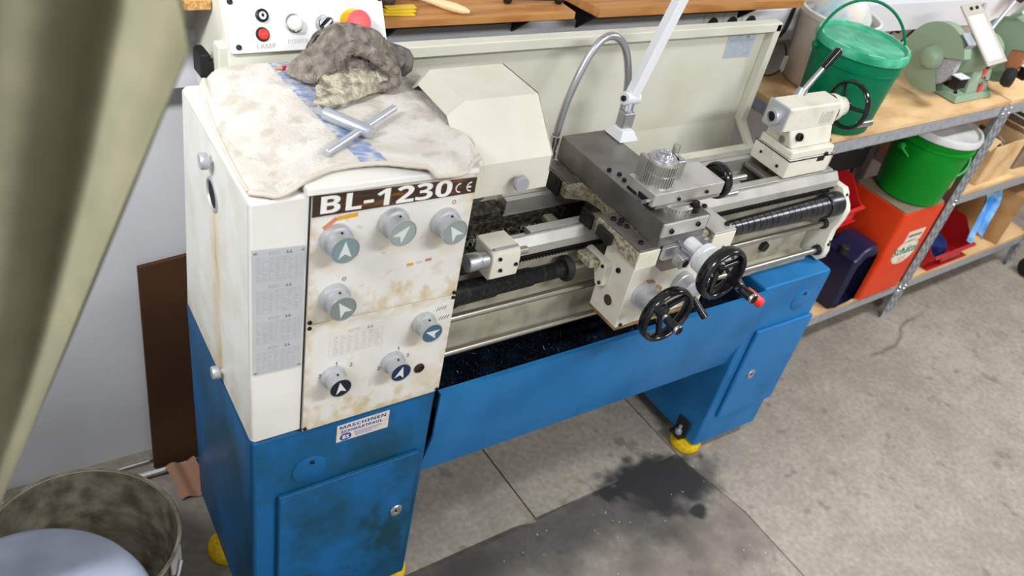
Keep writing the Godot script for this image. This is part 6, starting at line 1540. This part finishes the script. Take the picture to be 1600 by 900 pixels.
	var tk = struct("trim_1", m, mat(c8(222, 222, 228), 0.5), "white cable trunking running along the wall behind the lathe")
	for q in [1.60, 1.68, 1.76]:
		m = MB.new(); m.box(Vector3(q, 1.14, -0.632), Vector3(0.075, 0.085, 0.004), 0.002); obj("socket_plate", m, mat(c8(214, 212, 206), 0.4), tk)
		m = MB.new(); m.lathe(Vector3(q, 1.15, -0.630), Vector3(0, 0, 1), [Vector2(0, 0), Vector2(0.02, 0), Vector2(0.02, 0.004), Vector2(0, 0.004)], 24); obj("socket", m, M.black_matt, tk)
	# cables on the wall over the racks
	var cable := func(pts, r, label, mt):
		var cv := Curve3D.new()
		for i in pts.size():
			var tg: Vector3 = (pts[mini(i + 1, pts.size() - 1)] - pts[maxi(i - 1, 0)]) / 5.0
			cv.add_point(pts[i], -tg, tg)
		var mm := MB.new(); var q := []
		for i in 41: q.append(cv.sample_baked(cv.get_baked_length() * i / 40.0, true))
		mm.tube(q, r, 8)
		return tag(obj("cable", mm, mt), label, "cable")
	cable.call([Vector3(1.935, 1.26, -0.625), Vector3(1.936, 1.165, -0.625), Vector3(1.925, 1.12, -0.622), Vector3(1.89, 1.09, -0.62), Vector3(1.84, 1.06, -0.62), Vector3(1.78, 1.03, -0.62)], 0.006, "thick black cable curving down the wall beside the splash guard", M.rubber)
	cable.call([Vector3(1.825, 1.01, -0.565), Vector3(1.86, 1.01, -0.56), Vector3(1.897, 1.03, -0.558), Vector3(1.894, 1.075, -0.56), Vector3(1.855, 1.114, -0.562), Vector3(1.80, 1.095, -0.565)], 0.0028, "thin looped cable on the shelf end beside the splash guard", M.rubber)
	cable.call([Vector3(2.72, 1.30, -0.675), Vector3(2.66, 1.16, -0.675), Vector3(2.62, 1.09, -0.672), Vector3(2.55, 1.03, -0.665), Vector3(2.50, 0.99, -0.655)], 0.003, "thin black lead with an inline switch hanging down the wall", M.rubber)
	cable.call([Vector3(3.05, 1.32, -0.67), Vector3(2.86, 1.17, -0.668), Vector3(2.72, 1.07, -0.664), Vector3(2.62, 1.0, -0.655), Vector3(2.55, 0.985, -0.62)], 0.0042, "black mains cable running slantwise down to the grinder", M.rubber)
	cable.call([Vector3(2.98, 1.34, -0.6825), Vector3(2.90, 1.20, -0.6825), Vector3(2.85, 1.06, -0.6825), Vector3(2.84, 0.99, -0.682)], 0.0038, "black cable hanging steeply behind the grinder", M.rubber)
	m = MB.new(); m.X = Transform3D(Basis(Vector3(0, 0, 1), -0.35), Vector3(2.625, 1.095, -0.668)); m.box(Vector3.ZERO, Vector3(0.024, 0.075, 0.022), 0.005); tag(obj("inline_switch", m, M.black_matt), "black inline cord switch on the thin lead above the shelf", "switch")
	m = MB.new(); m.box(Vector3(1.898, 1.045, -0.558), Vector3(0.012, 0.05, 0.012), 0.003); tag(obj("cable_tag", m, M.label), "small white tag on the looped thin cable", "tag")
	# dark machine further along, only its edge in the frame
	m = MB.new(); m.cyl(Vector3(3.25, 1.30, -0.56), Vector3(3.52, 1.22, -0.5), 0.035, 0.05, 24, 0.006); m.cyl(Vector3(3.25, 1.30, -0.56), Vector3(3.16, 1.2, -0.58), 0.035, 0.02, 20)
	tag(obj("hair_dryer_tool", m, M.black_matt), "black handheld power tool hanging on the wall above the grinder", "power tool")
	m = MB.new(); m.box(Vector3(3.42, 0.991, -0.45), Vector3(0.5, 0.022, 0.3), 0.002); tag(obj("loose_plank", m, grain(M.ply, Vector3(1, 3, 3))), "pale loose plank lying on the second rack's top", "plank")

func ceiling_lamp(at: Vector3, power: float, label: String, col := Color(1.0, 0.97, 0.92)):
	var l := thing("ceiling_lamp", label, "ceiling lamp", at)
	var m := MB.new(); m.box(Vector3(0, 0.03, 0), Vector3(1.3, 0.06, 0.34), 0.006); obj("housing", m, M.lamp_white, l)
	var e := mat(Color.WHITE, 0.5); e.emission_enabled = true; e.emission = col; e.emission_energy_multiplier = 1.6
	m = MB.new(); m.box(Vector3(0, -0.004, 0), Vector3(1.24, 0.012, 0.28), 0.002); obj("diffuser", m, e, l)
	var a := AreaLight3D.new()
	a.name = "lamp_light"
	a.area_size = Vector2(1.24, 0.28)
	a.light_color = col; a.light_energy = power; a.shadow_enabled = true
	a.area_range = 12.0
	l.add_child(a, true)
	a.position = Vector3(0, -0.03, 0)
	a.rotation = Vector3(-PI / 2, 0, 0)

func _ready():
	var cam := Camera3D.new()
	cam.name = "camera"
	add_child(cam)
	var near := 0.05
	var f := 1382.94
	cam.set_frustum(near * 900.0 / f, Vector2(-30.05, 128.8) * near / f, near, 60.0)
	cam.position = Vector3(-0.41641, 1.97554, 1.09618)
	cam.basis = Basis(Vector3.UP, -0.772544) * Basis(Vector3(1, 0, 0), -0.709532) * Basis(Vector3(0, 0, 1), 0.266056)
	cam.current = true
	var eye := CameraAttributesPhysical.new()
	eye.frustum_near = near; eye.frustum_far = 60.0
	eye.frustum_focal_length = 16.0; eye.frustum_focus_distance = 1.9
	eye.exposure_aperture = 2.2
	cam.attributes = eye
	cam.set_frustum(near * 900.0 / f, Vector2(-30.05, 128.8) * near / f, near, 60.0)
	var we := WorldEnvironment.new()
	var env := Environment.new()
	env.background_mode = Environment.BG_COLOR
	env.background_color = c8(150, 155, 160)
	env.tonemap_mode = Environment.TONE_MAPPER_LINEAR
	env.tonemap_exposure = 1.15
	env.sdfgi_enabled = true; env.ssao_enabled = true; env.ssil_enabled = true
	we.environment = env
	we.name = "environment"
	add_child(we)
	make_materials()
	var white := Color(0.97, 0.985, 1.0)
	ceiling_lamp(Vector3(-1.3, 2.72, 0.6), 10.5, "long ceiling lamp near the left wall, beside the lathe's headstock", white)
	ceiling_lamp(Vector3(1.2, 2.72, 1.9), 5.6, "long ceiling lamp over the middle of the room", white)
	ceiling_lamp(Vector3(3.4, 2.72, 0.7), 4.6, "long ceiling lamp above the shelf racks", white)
	room()
	LA = thing("metal_lathe", "blue and white bench-height metal turning lathe on a steel stand", "lathe")
	headstock(); gear_cover(); stand(); bed(); carriage(); tailstock(); guards()
	on_headstock(); bench(); shelves(); left_side()
